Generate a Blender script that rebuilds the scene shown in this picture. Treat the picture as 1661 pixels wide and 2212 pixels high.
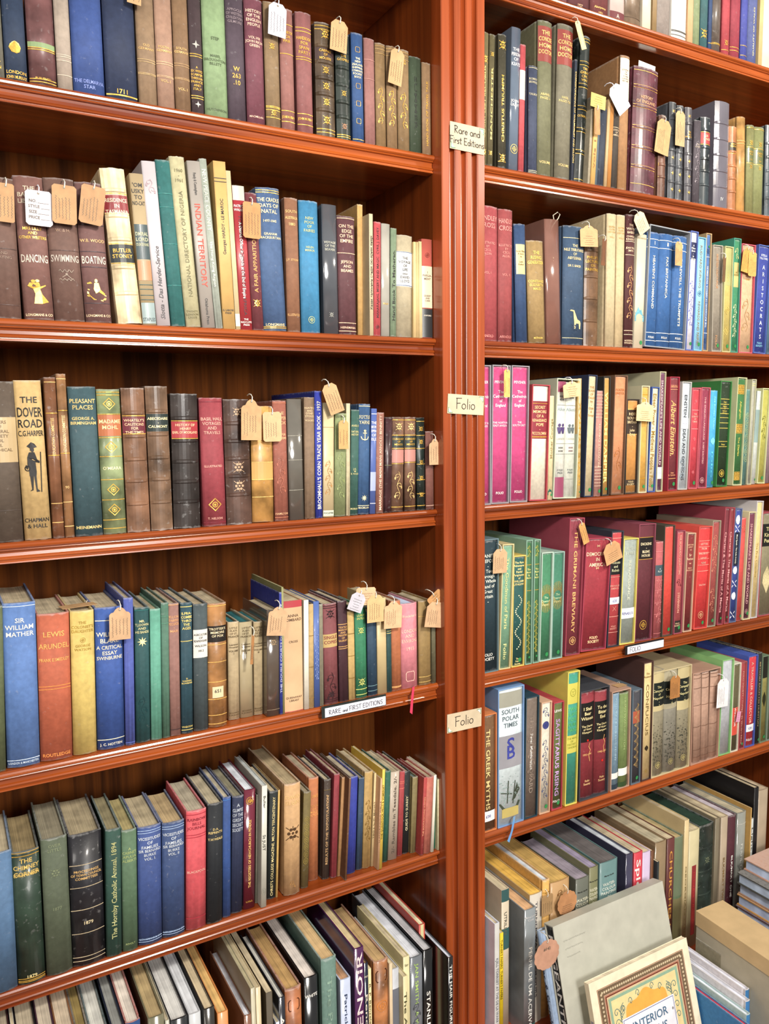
import bpy, math, random, re
import numpy as np
from mathutils import Matrix, Vector
for o in list(bpy.data.objects): bpy.data.objects.remove(o)
random.seed(7)
SC = bpy.context.scene
COL = SC.collection
# ------------------------------------------------------------------ camera
FW, FH = 1661.0, 2212.0
CXP, CYP, FOC = FW/2, FH/2, 1711.8365
ax = np.array([0.87092203, -0.06711432, 0.48681669]); ay = np.array([-0.49120616, -0.08958629, 0.86642415])
az = np.cross(ax, ay)
RM = np.stack([ax, ay, az], 1)            # world -> camera (x right, y down, z forward)
DIST, CAMZ = 1.25, 1.45                   # the lens is 1.25 m in front of the shelf fronts, 1.45 m above the floor
cam = bpy.data.cameras.new('camera'); camo = bpy.data.objects.new('camera', cam); COL.objects.link(camo)
cam.sensor_fit = 'HORIZONTAL'; cam.sensor_width = 36.0; cam.lens = 36.0*FOC/FW; cam.clip_start = .02
m = Matrix.Identity(4)
for i in range(3):
    m[i][0] = RM[0, i]; m[i][1] = -RM[1, i]; m[i][2] = -RM[2, i]
m[0][3], m[1][3], m[2][3] = 0.0, -DIST, CAMZ
camo.matrix_world = m
SC.camera = camo
# ------------------------------------------------------------------ world, lamps, exposure
w = bpy.data.worlds.new('world'); SC.world = w; w.use_nodes = True
w.node_tree.nodes['Background'].inputs[0].default_value = (1.0, .93, .84, 1)
w.node_tree.nodes['Background'].inputs[1].default_value = .27
def area(name, loc, target, size, power, col):
    l = bpy.data.lights.new(name, 'AREA'); l.shape = 'DISK'; l.size = size; l.energy = power; l.color = col
    o = bpy.data.objects.new(name, l); COL.objects.link(o); o.location = loc
    o.rotation_euler = (Vector(target)-Vector(loc)).to_track_quat('-Z', 'Y').to_euler()
    return o
area('ceiling_or_fill_lamp', (.62, -1.55, CAMZ+.70), (.75, 0, CAMZ-.35), .16, 23, (1, .93, .84))
area('ceiling_or_fill_lamp', (1.95, -1.05, CAMZ+.95), (1.6, 0, CAMZ+.5), .14, 14, (1, .92, .80))
area('ceiling_or_fill_lamp', (-.9, -1.9, CAMZ+.95), (.2, 0, CAMZ-.2), .5, 15, (1, .95, .88))
area('ceiling_or_fill_lamp', (.7, -3.0, CAMZ+.45), (.75, 0, CAMZ-.65), .9, 58, (1, .965, .92))  # added soft fill to even out the lower shelves, not a ceiling lamp
SC.view_settings.view_transform = 'Standard'; SC.view_settings.look = 'None'
SC.view_settings.exposure = 0.28; SC.view_settings.gamma = 1; SC.view_settings.use_curve_mapping = False

# ------------------------------------------------------------------ photograph pixel -> place
def ray(px, py): return RM.T @ np.array([(px-CXP)/FOC, (py-CYP)/FOC, 1.0])
def at_y(px, py, y):
    r = ray(px, py); t = (DIST+y)/r[1]; return r[0]*t, r[2]*t+CAMZ
def at_z(px, py, z):
    r = ray(px, py); t = (z-CAMZ)/r[2]; return r[0]*t, r[1]*t-DIST

# ------------------------------------------------------------------ materials
def lin(h):
    v = [int(h[i:i+2], 16)/255 for i in (0, 2, 4)]
    return tuple(((c+.055)/1.055)**2.4 if c > .04045 else c/12.92 for c in v)
MATS = {}
SHORT = dict(G='d9ac4e', W='ecebe4', K='1c1a18', S='b9b7b0')
def hexof(c): return SHORT.get(c, c)
def node(nt, t, **kw):
    n = nt.nodes.new(t)
    for k, v in kw.items(): setattr(n, k, v)
    return n
def mat(kind, hx):
    hx = hexof(hx); key = (kind, hx)
    if key in MATS: return MATS[key]
    M = bpy.data.materials.new(kind+'_'+hx); M.use_nodes = True; nt = M.node_tree
    B = nt.nodes['Principled BSDF']; c = lin(hx)
    if kind in ('cloth', 'jacket', 'leather', 'gloss', 'case'): g_ = .3*c[0]+.5*c[1]+.2*c[2]; c = tuple(q*.80+g_*.17+.003 for q in c)
    P = dict(cloth=(.72, .12, 420, .22, 0), leather=(.38, .42, 90, .35, .15), jacket=(.42, .08, 60, .05, .1), gloss=(.16, .12, 30, .05, .8),
             paper=(.6, .07, 200, .08, 0), case=(.5, .06, 120, .06, 0), ink=(.5, .25, 900, 0, 0), tag=(.7, .1, 300, .1, 0), string=(.8, .1, 500, .2, 0))[kind if kind != 'gilt' else 'ink']
    rough, amp, scale, bump, coat = P
    tc = node(nt, 'ShaderNodeTexCoord'); oi = node(nt, 'ShaderNodeObjectInfo')
    mp = node(nt, 'ShaderNodeVectorMath', operation='ADD'); nt.links.new(tc.outputs['Object'], mp.inputs[0]); nt.links.new(oi.outputs['Location'], mp.inputs[1])
    n1 = node(nt, 'ShaderNodeTexNoise'); n1.inputs['Scale'].default_value = scale*.35; n1.inputs['Detail'].default_value = 5
    n2 = node(nt, 'ShaderNodeTexNoise'); n2.inputs['Scale'].default_value = 22; n2.inputs['Detail'].default_value = 3
    nt.links.new(mp.outputs[0], n1.inputs['Vector']); nt.links.new(mp.outputs[0], n2.inputs['Vector'])
    mx = node(nt, 'ShaderNodeMath', operation='ADD'); nt.links.new(n1.outputs[0], mx.inputs[0]); nt.links.new(n2.outputs[0], mx.inputs[1])
    cr = node(nt, 'ShaderNodeMapRange'); cr.inputs['From Min'].default_value = .7; cr.inputs['From Max'].default_value = 1.3
    cr.inputs['To Min'].default_value = 1-amp*1.4; cr.inputs['To Max'].default_value = 1+amp*1.2; nt.links.new(mx.outputs[0], cr.inputs['Value'])
    vm = node(nt, 'ShaderNodeVectorMath', operation='SCALE'); vm.inputs[0].default_value = c; nt.links.new(cr.outputs[0], vm.inputs['Scale'])
    last = vm.outputs[0]
    if kind in ('cloth', 'leather'):                      # rubbed corners and edges
        ge = node(nt, 'ShaderNodeNewGeometry'); pr = node(nt, 'ShaderNodeMapRange')
        n3 = node(nt, 'ShaderNodeTexNoise'); n3.inputs['Scale'].default_value = 140; n3.inputs['Detail'].default_value = 6; nt.links.new(mp.outputs[0], n3.inputs['Vector'])
        pr.inputs['From Min'].default_value = .62 if kind == 'leather' else .66; pr.inputs['From Max'].default_value = .9; nt.links.new(n3.outputs[0], pr.inputs['Value'])
        mi = node(nt, 'ShaderNodeMix', data_type='RGBA'); mi.inputs[6].default_value = (0, 0, 0, 1)
        nt.links.new(pr.outputs[0], mi.inputs[0]); nt.links.new(last, mi.inputs[6])
        mi.inputs[7].default_value = tuple(min(1, x*.55+.22) for x in c)+(1,); last = mi.outputs[2]
        sp = node(nt, 'ShaderNodeSeparateXYZ'); nt.links.new(tc.outputs['Generated'], sp.inputs[0])       # worn head and tail
        a1 = node(nt, 'ShaderNodeMath', operation='SUBTRACT'); a1.inputs[1].default_value = .5; nt.links.new(sp.outputs[2], a1.inputs[0])
        a2 = node(nt, 'ShaderNodeMath', operation='ABSOLUTE'); nt.links.new(a1.outputs[0], a2.inputs[0])
        a3 = node(nt, 'ShaderNodeMath', operation='MULTIPLY_ADD'); a3.inputs[1].default_value = .045; nt.links.new(n3.outputs[0], a3.inputs[0]); nt.links.new(a2.outputs[0], a3.inputs[2])
        a4 = node(nt, 'ShaderNodeMapRange'); a4.inputs['From Min'].default_value = .508; a4.inputs['From Max'].default_value = .522; a4.inputs['To Max'].default_value = .75; nt.links.new(a3.outputs[0], a4.inputs['Value'])
        m2 = node(nt, 'ShaderNodeMix', data_type='RGBA'); nt.links.new(a4.outputs[0], m2.inputs[0]); nt.links.new(last, m2.inputs[6]); m2.inputs[7].default_value = tuple(min(1, x*.7+.2) for x in c)+(1,); last = m2.outputs[2]
    nt.links.new(last, B.inputs['Base Color'])
    B.inputs['Roughness'].default_value = rough; B.inputs['Specular IOR Level'].default_value = .28 if kind == 'leather' else .4; B.inputs['Coat Weight'].default_value = coat; B.inputs['Coat Roughness'].default_value = .12
    if kind == 'gilt': B.inputs['Metallic'].default_value = .35; B.inputs['Roughness'].default_value = .32
    if bump:
        b = node(nt, 'ShaderNodeBump'); b.inputs['Strength'].default_value = bump; b.inputs['Distance'].default_value = .001
        nt.links.new(n1.outputs[0], b.inputs['Height']); nt.links.new(b.outputs[0], B.inputs['Normal'])
    MATS[key] = M; return M
def pages_mat(hx):
    key = ('pages', hx)
    if key in MATS: return MATS[key]
    M = bpy.data.materials.new('pages_'+hx); M.use_nodes = True; nt = M.node_tree; B = nt.nodes['Principled BSDF']; c = lin(hx)
    tc = node(nt, 'ShaderNodeTexCoord'); mp = node(nt, 'ShaderNodeMapping'); mp.inputs['Scale'].default_value = (900, 4, 9)
    nt.links.new(tc.outputs['Object'], mp.inputs[0]); n = node(nt, 'ShaderNodeTexNoise'); n.inputs['Scale'].default_value = 1; n.inputs['Detail'].default_value = 2
    nt.links.new(mp.outputs[0], n.inputs['Vector']); n2 = node(nt, 'ShaderNodeTexNoise'); n2.inputs['Scale'].default_value = 30; nt.links.new(tc.outputs['Object'], n2.inputs['Vector'])
    ad = node(nt, 'ShaderNodeMath', operation='ADD'); nt.links.new(n.outputs[0], ad.inputs[0]); nt.links.new(n2.outputs[0], ad.inputs[1])
    cr = node(nt, 'ShaderNodeMapRange'); cr.inputs['From Min'].default_value = .7; cr.inputs['From Max'].default_value = 1.3; cr.inputs['To Min'].default_value = .72; cr.inputs['To Max'].default_value = 1.6
    nt.links.new(ad.outputs[0], cr.inputs['Value']); vm = node(nt, 'ShaderNodeVectorMath', operation='SCALE'); vm.inputs[0].default_value = c
    nt.links.new(cr.outputs[0], vm.inputs['Scale']); nt.links.new(vm.outputs[0], B.inputs['Base Color']); B.inputs['Roughness'].default_value = .75
    MATS[key] = M; return M
def wood(name, c1, c2, axis, rough=.28, coat=.5, knots=False):
    M = bpy.data.materials.new(name); M.use_nodes = True; nt = M.node_tree; B = nt.nodes['Principled BSDF']
    tc = node(nt, 'ShaderNodeTexCoord'); mp = node(nt, 'ShaderNodeMapping'); s = [70, 70, 70]; s[axis] = 2.2; mp.inputs['Scale'].default_value = s
    nt.links.new(tc.outputs['Object'], mp.inputs[0]); n = node(nt, 'ShaderNodeTexNoise'); n.inputs['Scale'].default_value = 1; n.inputs['Detail'].default_value = 7; n.inputs['Distortion'].default_value = .6
    nt.links.new(mp.outputs[0], n.inputs['Vector'])
    mp2 = node(nt, 'ShaderNodeMapping'); s2 = [9, 9, 9]; s2[axis] = .8; mp2.inputs['Scale'].default_value = s2; nt.links.new(tc.outputs['Object'], mp2.inputs[0])
    n2 = node(nt, 'ShaderNodeTexNoise'); n2.inputs['Scale'].default_value = 1; n2.inputs['Detail'].default_value = 3; n2.inputs['Distortion'].default_value = 1.2; nt.links.new(mp2.outputs[0], n2.inputs['Vector'])
    ad = node(nt, 'ShaderNodeMath', operation='ADD'); nt.links.new(n.outputs[0], ad.inputs[0]); nt.links.new(n2.outputs[0], ad.inputs[1])
    cr = node(nt, 'ShaderNodeValToRGB'); cr.color_ramp.elements[0].position = .36; cr.color_ramp.elements[0].color = lin(c1)+(1,)
    cr.color_ramp.elements[1].position = .66; cr.color_ramp.elements[1].color = lin(c2)+(1,)
    dv = node(nt, 'ShaderNodeMath', operation='MULTIPLY'); dv.inputs[1].default_value = .5; nt.links.new(ad.outputs[0], dv.inputs[0]); nt.links.new(dv.outputs[0], cr.inputs[0])
    nt.links.new(cr.outputs[0], B.inputs['Base Color']); B.inputs['Roughness'].default_value = rough; B.inputs['Coat Weight'].default_value = coat; B.inputs['Coat Roughness'].default_value = .16
    b = node(nt, 'ShaderNodeBump'); b.inputs['Strength'].default_value = .12; b.inputs['Distance'].default_value = .001; nt.links.new(n.outputs[0], b.inputs['Height']); nt.links.new(b.outputs[0], B.inputs['Normal'])
    return M
W_FASCIA = wood('mahogany_shelf', '6c2a0c', 'b45a22', 0)
W_UP = wood('mahogany_upright', '76300f', 'aa5024', 2, .3, .5)
W_PANEL = wood('dark_side_panel', '5a260e', '8a4218', 2, .35, .3)
W_BACK = wood('plywood_back', '3a1c08', '7a4216', 2, .85, 0); W_BACK.node_tree.nodes['Principled BSDF'].inputs['Specular IOR Level'].default_value = .15
W_BASE = wood('mahogany_base', '6a2410', 'a8502c', 0)

# ------------------------------------------------------------------ mesh helpers
def link(name, verts, faces, M, parent=None, smooth=None):
    me = bpy.data.meshes.new(name); me.from_pydata([tuple(map(float, v)) for v in verts], [], faces)
    if smooth is True: me.polygons.foreach_set('use_smooth', [True]*len(me.polygons))
    elif smooth is not None: me.polygons.foreach_set('use_smooth', smooth)
    me.materials.append(M); me.update()
    o = bpy.data.objects.new(name, me); COL.objects.link(o)
    if parent: o.parent = parent
    return o
def empty(name, loc, rot=(0, 0, 0)):
    o = bpy.data.objects.new(name, None); COL.objects.link(o); o.location = loc; o.rotation_euler = rot; o.empty_display_size = .02
    return o
USED = set()
def tag(o, label, cat, group=None, kind=None):
    o['label'] = label; o['category'] = cat
    if group: o['group'] = group
    if kind: o['kind'] = kind
    if label in USED: print('DUPLICATE LABEL', label)
    if not 4 <= len(label.split()) <= 16: print('LABEL LENGTH', len(label.split()), label)
    USED.add(label)
class MB:
    def __init__(s): s.v = []; s.f = []; s.s = []
    def box(s, x0, y0, z0, x1, y1, z1):
        n = len(s.v); s.v += [(x, y, z) for z in (z0, z1) for y in (y0, y1) for x in (x0, x1)]
        s.f += [tuple(n+i for i in q) for q in ((0, 2, 3, 1), (4, 5, 7, 6), (0, 1, 5, 4), (2, 6, 7, 3), (0, 4, 6, 2), (1, 3, 7, 5))]; s.s += [False]*6
    def add(s, v, f, smooth=False):
        n = len(s.v); s.v += list(v); s.f += [tuple(n+i for i in q) for q in f]; s.s += [smooth]*len(f)
    def prism(s, prof, axis, a, b, smooth=False):     # closed profile swept along an axis; profile coords are the other two axes in order
        n = len(prof); pts = []
        for t in (a, b):
            for p in prof:
                q = list(p); q.insert(axis, t); pts.append(tuple(q))
        f = [(i, (i+1) % n, n+(i+1) % n, n+i) for i in range(n)]
        s.add(pts, f, smooth); s.add(pts, [tuple(range(n))[::-1], tuple(range(n, 2*n))])
    def tube(s, pts, r, k=6):
        pts = [Vector(p) for p in pts]; rings = []
        for i, p in enumerate(pts):
            d = (pts[min(i+1, len(pts)-1)]-pts[max(i-1, 0)]).normalized(); u = d.orthogonal().normalized(); v_ = d.cross(u)
            rings.append([tuple(p+(u*math.cos(2*math.pi*j/k)+v_*math.sin(2*math.pi*j/k))*r) for j in range(k)])
        v = [q for R in rings for q in R]; f = []
        for i in range(len(rings)-1):
            for j in range(k): f.append((i*k+j, i*k+(j+1) % k, (i+1)*k+(j+1) % k, (i+1)*k+j))
        s.add(v, f, True)
    def build(s, name, M, parent=None): return link(name, s.v, s.f, M, parent, s.s)

# ------------------------------------------------------------------ lettering: outlines of the built-in font, one cached glyph per character
GLYPH = {}
def load_glyphs(chars):
    obs = []
    for ch in chars:
        for body in (ch, '|'+ch+'|'):
            c = bpy.data.curves.new('g', 'FONT'); c.body = body; c.size = 1; c.resolution_u = 2; c.offset = .012 if body == ch else 0
            o = bpy.data.objects.new('g', c); COL.objects.link(o); obs.append((ch, body, o))
    c = bpy.data.curves.new('g', 'FONT'); c.body = '||'; c.size = 1; o = bpy.data.objects.new('g', c); COL.objects.link(o); obs.append(('', '||', o))
    bpy.context.view_layer.update(); dg = bpy.context.evaluated_depsgraph_get()
    base = obs[-1][2].dimensions[0]; adv = {}
    for ch, body, o in obs[:-1]:
        if body != ch: adv[ch] = o.dimensions[0]-base
    for ch, body, o in obs[:-1]:
        if body == ch:
            me = bpy.data.meshes.new_from_object(o.evaluated_get(dg))
            v = [(p.co.x, p.co.y) for p in me.vertices]; f = [tuple(p.vertices) for p in me.polygons]; bpy.data.meshes.remove(me)
            GLYPH[ch] = (v, f, adv[ch])
    for _, _, o in obs:
        c = o.data; bpy.data.objects.remove(o); bpy.data.curves.remove(c)
CAP = .727
def text2d(s, h, maxw, squeeze=.5):
    """flat lettering: cap height h, narrowed then shrunk until it fits maxw; returns verts, faces, height used, centred on x"""
    k = h/CAP; wd = sum(GLYPH[c][2] for c in s)*k; sx = 1.0
    if wd > maxw:
        sx = max(squeeze, maxw/wd)
        if wd*sx > maxw: q = maxw/(wd*sx); k *= q; h *= q; wd *= q
    sh = 0
    if s[0] == '~': s = s[1:]; sh = .28
    x = -wd*sx/2; V = []; F = []
    for c in s:
        v, f, a = GLYPH[c]; n = len(V); V += [(x+p[0]*k*sx+p[1]*k*sh, p[1]*k) for p in v]; F += [tuple(n+i for i in q) for q in f]; x += a*k*sx
    return V, F, h

DEBUG = False
# ------------------------------------------------------------------ bookcase (one piece of furniture)
DEPTH, TH = .25, .031
ZB = dict(L0=.772, L1=.444, L2=.1225, L3=-.1925, L4=-.5287, L5=-.866, L6=-1.296)   # underside of each shelf front, relative to the lens
ZT = {k: v+TH+CAMZ for k, v in ZB.items()}                                          # shelf tops in the room
XL0, XL1, XR0, XR1 = -.62, .809, .903, 2.02
case = empty('bookcase', (0, 0, 0)); tag(case, 'tall built-in mahogany bookcase with two bays divided by a fluted pilaster', 'bookcase')
NOSE = [(-.0105, 0), (-.0135, -.002), (-.015, -.0045), (-.0145, -.0075), (-.012, -.0095), (-.010, -.0098), (-.0105, -.0112), (-.0098, -.0122), (-.006, -.0128),
        (-.005, -.016), (-.0055, -.0205), (-.008, -.0222), (-.0093, -.0238), (-.0085, -.0255), (-.0065, -.0262), (-.0065, -.0275), (-.0088, -.0285), (-.009, -.0305), (-.007, -.031)]
def shelf(z, x0, x1):
    b = MB(); prof = [(y+.006 if i else y, zz) for i, (y, zz) in enumerate(NOSE)]
    prof = [(y+.002, z+zz) for y, zz in NOSE] + [(.012, z-TH), (.014, z-.018), (DEPTH, z-.018), (DEPTH, z)]
    n = len(prof); pts = [(x, p[0], p[1]) for x in (x0, x1) for p in prof]
    f = [(i, (i+1) % n, n+(i+1) % n, n+i) for i in range(n)]
    b.v = pts; b.f = f+[tuple(range(n))[::-1], tuple(range(n, 2*n))]; b.s = [False]*len(b.f)
    return b.build('shelf', W_FASCIA, case)
for k in ('L0', 'L1', 'L2', 'L3', 'L4', 'L5'):
    shelf(ZT[k], XL0, XL1-.0005); shelf(ZT[k], XR0, XR1-.0005)
shelf(ZT['L0']+.33, XL0, XL1-.0005); shelf(ZT['L0']+.33, XR0, XR1-.0005)
TOPZ = ZT['L0']+.36
b = MB(); b.box(XL0-.02, DEPTH, .08, XL1+.047, DEPTH+.012, TOPZ); b.build('back_panel', W_BACK, case)
b = MB(); b.box(XL1+.047, DEPTH, .08, XR1+.02, DEPTH+.012, TOPZ); b.build('back_panel', W_BACK, case)
b = MB(); b.box(XL1, -.004, .1, XR0, DEPTH, TOPZ); b.build('side_panel', W_PANEL, case)
b = MB(); b.box(XL0-.03, -.004, .1, XL0, DEPTH, TOPZ); b.build('side_panel', W_PANEL, case)
b = MB(); b.box(XR1, -.004, .1, XR1+.03, DEPTH, TOPZ); b.build('side_panel', W_PANEL, case)
# fluted pilaster: three round flutes cut between flat fillets
def pilaster(x0, x1, flutes=True):
    y = -.035; prof = [(x0, -.004), (x0, y+.0015), (x0+.0015, y)]; W = x1-x0
    if flutes:
        for c in (.24, .5, .755):
            cx = x0+W*c; hw = .0062; prof += [(cx-hw-.0012, y), (cx-hw, y+.0012)]
            for i in range(9):
                a = math.pi*i/8; prof.append((cx-hw*.9*math.cos(a), y+.0014+.011*math.sin(a)))
            prof += [(cx+hw, y+.0012), (cx+hw+.0012, y)]
    prof += [(x1-.0015, y), (x1, y+.0015), (x1, -.004)]
    n = len(prof); z0, z1 = .22, TOPZ; v = [(p[0], p[1], z) for z in (z0, z1) for p in prof]
    f = [(i, (i+1) % n, n+(i+1) % n, n+i) for i in range(n)]
    bb = MB(); bb.v = v; bb.f = f+[tuple(range(n))[::-1], tuple(range(n, 2*n))]; bb.s = [False]*len(bb.f)
    return bb.build('pilaster', W_UP, case)
pilaster(XL1, XR0); pilaster(XL0-.094, XL0); pilaster(XR1, XR1+.094)
# deeper base with a ledge that carries the tall art books
LEDGE = ZT['L6']
b = MB(); b.box(XL0-.1, -.105, .03, XR1+.1, DEPTH+.012, LEDGE); b.build('base_ledge', W_BASE, case)
b = MB(); b.box(XL0-.09, -.09, 0, XR1+.09, DEPTH, .03); b.build('plinth', W_BASE, case)
b = MB(); b.box(XL0-.12, -.06, TOPZ, XR1+.12, DEPTH+.02, TOPZ+.05); b.build('cornice', W_FASCIA, case)
# room
Mwall = mat('paper', 'c9bda6'); b = MB(); b.box(-3, DEPTH+.02, 0, 5, DEPTH+.08, 3.1); o = b.build('wall_back', Mwall); o['kind'] = 'structure'
W_FLOOR = wood('floor_boards', '5a3a20', '8a6038', 0, .4, .2); b = MB(); b.box(-3, -4, -.05, 5, DEPTH+.08, 0); o = b.build('floor', W_FLOOR); o['kind'] = 'structure'

# ------------------------------------------------------------------ ornaments in a unit square (-.5 .. .5), strokes and filled shapes
def circ(cx, cy, r, n=16, ry=None): return [(cx+r*math.cos(2*math.pi*i/n), cy+(ry or r)*math.sin(2*math.pi*i/n)) for i in range(n)]
def closed(p): return p+[p[0]]
def ornament(kind, asp):
    """returns (fills, strokes, stroke width); asp = height/width of the target"""
    F, S, t = [], [], .05
    if kind == 'lozenge': S = [closed([(0, .5), (.5, 0), (0, -.5), (-.5, 0)]), closed(circ(0, 0, .2))]; F = [circ(0, 0, .1)]; t = .07
    elif kind == 'diamond': F = [[(0, .5), (.12, .12), (.5, 0), (.12, -.12), (0, -.5), (-.12, -.12), (-.5, 0), (-.12, .12)]]
    elif kind == 'flower':
        for i in range(6):
            a = i*math.pi/3; F.append(circ(.3*math.cos(a), .3*math.sin(a), .12, 8))
        F.append(circ(0, 0, .1, 8)); S = [[(-.5, -.45), (-.3, -.3)], [(.5, -.45), (.3, -.3)], [(-.5, .45), (-.3, .3)], [(.5, .45), (.3, .3)], [(0, -.5), (0, -.2)], [(0, .5), (0, .2)]]
    elif kind == 'star': F = [[((.5 if i % 2 == 0 else .2)*math.cos(i*math.pi/8), (.5 if i % 2 == 0 else .2)*math.sin(i*math.pi/8)) for i in range(16)]]
    elif kind in ('circle', 'ring'): S = [closed(circ(0, 0, .46, 24)), [(-.3, 0), (.3, 0)], [(0, -.3), (0, .3)], closed(circ(0, 0, .22))]; t = .06
    elif kind == 'disc': F = [circ(0, 0, .5, 24)]
    elif kind == 'frame': S = [closed([(-.5, .3), (-.4, .5), (.4, .5), (.5, .3), (.5, -.3), (.4, -.5), (-.4, -.5), (-.5, -.3)])]; t = .07
    elif kind == 'scroll':
        n = max(2, int(asp*1.4)); st = []
        for i in range(n*8+1): u = i/(n*8); st.append((.16*math.sin(u*n*math.pi), .5-u))
        S.append(st)
        for i in range(n):
            yc = .5-(i+.5)/n; sg = 1 if i % 2 == 0 else -1; q = []
            for j in range(11): a = j*.62; r = .28*(1-j/13); q.append((sg*(-.12+r*math.cos(a))*1.1, yc+r*math.sin(a)/asp))
            S.append(q); F.append(circ(sg*-.36, yc-.2/asp, .09, 6, .16/asp))
        t = .045
    elif kind == 'rings':
        n = max(3, int(asp*.8))
        for i in range(n): yc = .5-(i+.5)/n; S.append(closed(circ(0, yc, .42, 14, .42/n))); S.append(closed(circ(0, yc, .18, 8, .18/n)))
        t = .06
    elif kind == 'beads':
        n = 30
        for i in range(n):
            u = i/(n-1); F.append(circ(.36*math.sin(u*16), .5-u, .09, 6, .012))
    elif kind == 'fans':
        n = max(3, int(asp))
        for i in range(n):
            yc = .5-(i+.5)/n
            for a in range(-3, 4): S.append([(-.35, yc), (.4, yc+a*.14/n*1.2)]); S.append([(.45, yc+.5/n), (.1, yc+.5/n+a*.1/n)])
        t = .03
    elif kind == 'leaf':
        F = [[(0, .5), (.35, .2), (.4, -.1), (.1, -.4), (0, -.5), (-.1, -.4), (-.4, -.1), (-.35, .2)]]
    elif kind == 'square':
        for a in (-.25, .25):
            for c in (-.25, .25): S += [closed([(a-.22, c-.22), (a+.22, c-.22), (a+.22, c+.22), (a-.22, c+.22)]), closed(circ(a, c, .12, 8))]; F.append(circ(a, c, .07, 6))
        t = .08
    elif kind == 'burst':
        for i in range(40):
            a = 2*math.pi*i/40; r = .24; S.append([(r*1.7*math.cos(a), r*.75*math.sin(a)), (max(-.5, min(.5, .9*math.cos(a)*.9)), .5*math.sin(a))])
        t = .02
    elif kind == 'saltire': S = [[(-.5, .5), (.5, -.5)], [(-.5, -.5), (.5, .5)]]; t = .14
    elif kind == 'cross': S = [[(-.5, .5), (.5, -.5)], [(-.5, -.5), (.5, .5)]]; t = .07
    elif kind == 'suitsx': F = [circ(0, 0, .48, 10), circ(.1, .3, .2, 8)]
    elif kind == 'suits':
        for i in range(4):
            for j in (-.28, .28): F.append([(-.38+i*.25, j-.2), (-.30+i*.25, j), (-.38+i*.25, j+.2), (-.46+i*.25, j)])
    elif kind == 'twins':
        for sx in (-.22, .22): F += [circ(sx, .3, .16, 10), [(sx-.25, .12), (sx+.25, .12), (sx+.2, -.2), (sx+.12, -.5), (sx+.02, -.5), (sx, -.25), (sx-.02, -.5), (sx-.12, -.5), (sx-.2, -.2)]]
    elif kind == 'thread': S = [[(.2, .5), (.1, .3), (.25, .1), (.1, -.15), (.2, -.5)]]; t = .05
    elif kind == 'scrollbar': S = [[(-.3, .0), (.3, .0)], closed(circ(-.4, 0, .1, 8, .3)), closed(circ(.4, 0, .1, 8, .3)), [(-.3, .2), (-.1, -.2), (.1, .2), (.3, -.2)]]; t = .05
    elif kind == 'hills': F = [[(-.5, -.5), (-.5, -.1), (-.35, .2), (-.2, .5), (-.02, .25), (.12, .35), (.3, 0), (.5, -.1), (.5, -.5)]]; S = [[(-.5, .1), (.4, -.2)]]
    elif kind == 'battle':
        rr = random.Random(3)
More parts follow.
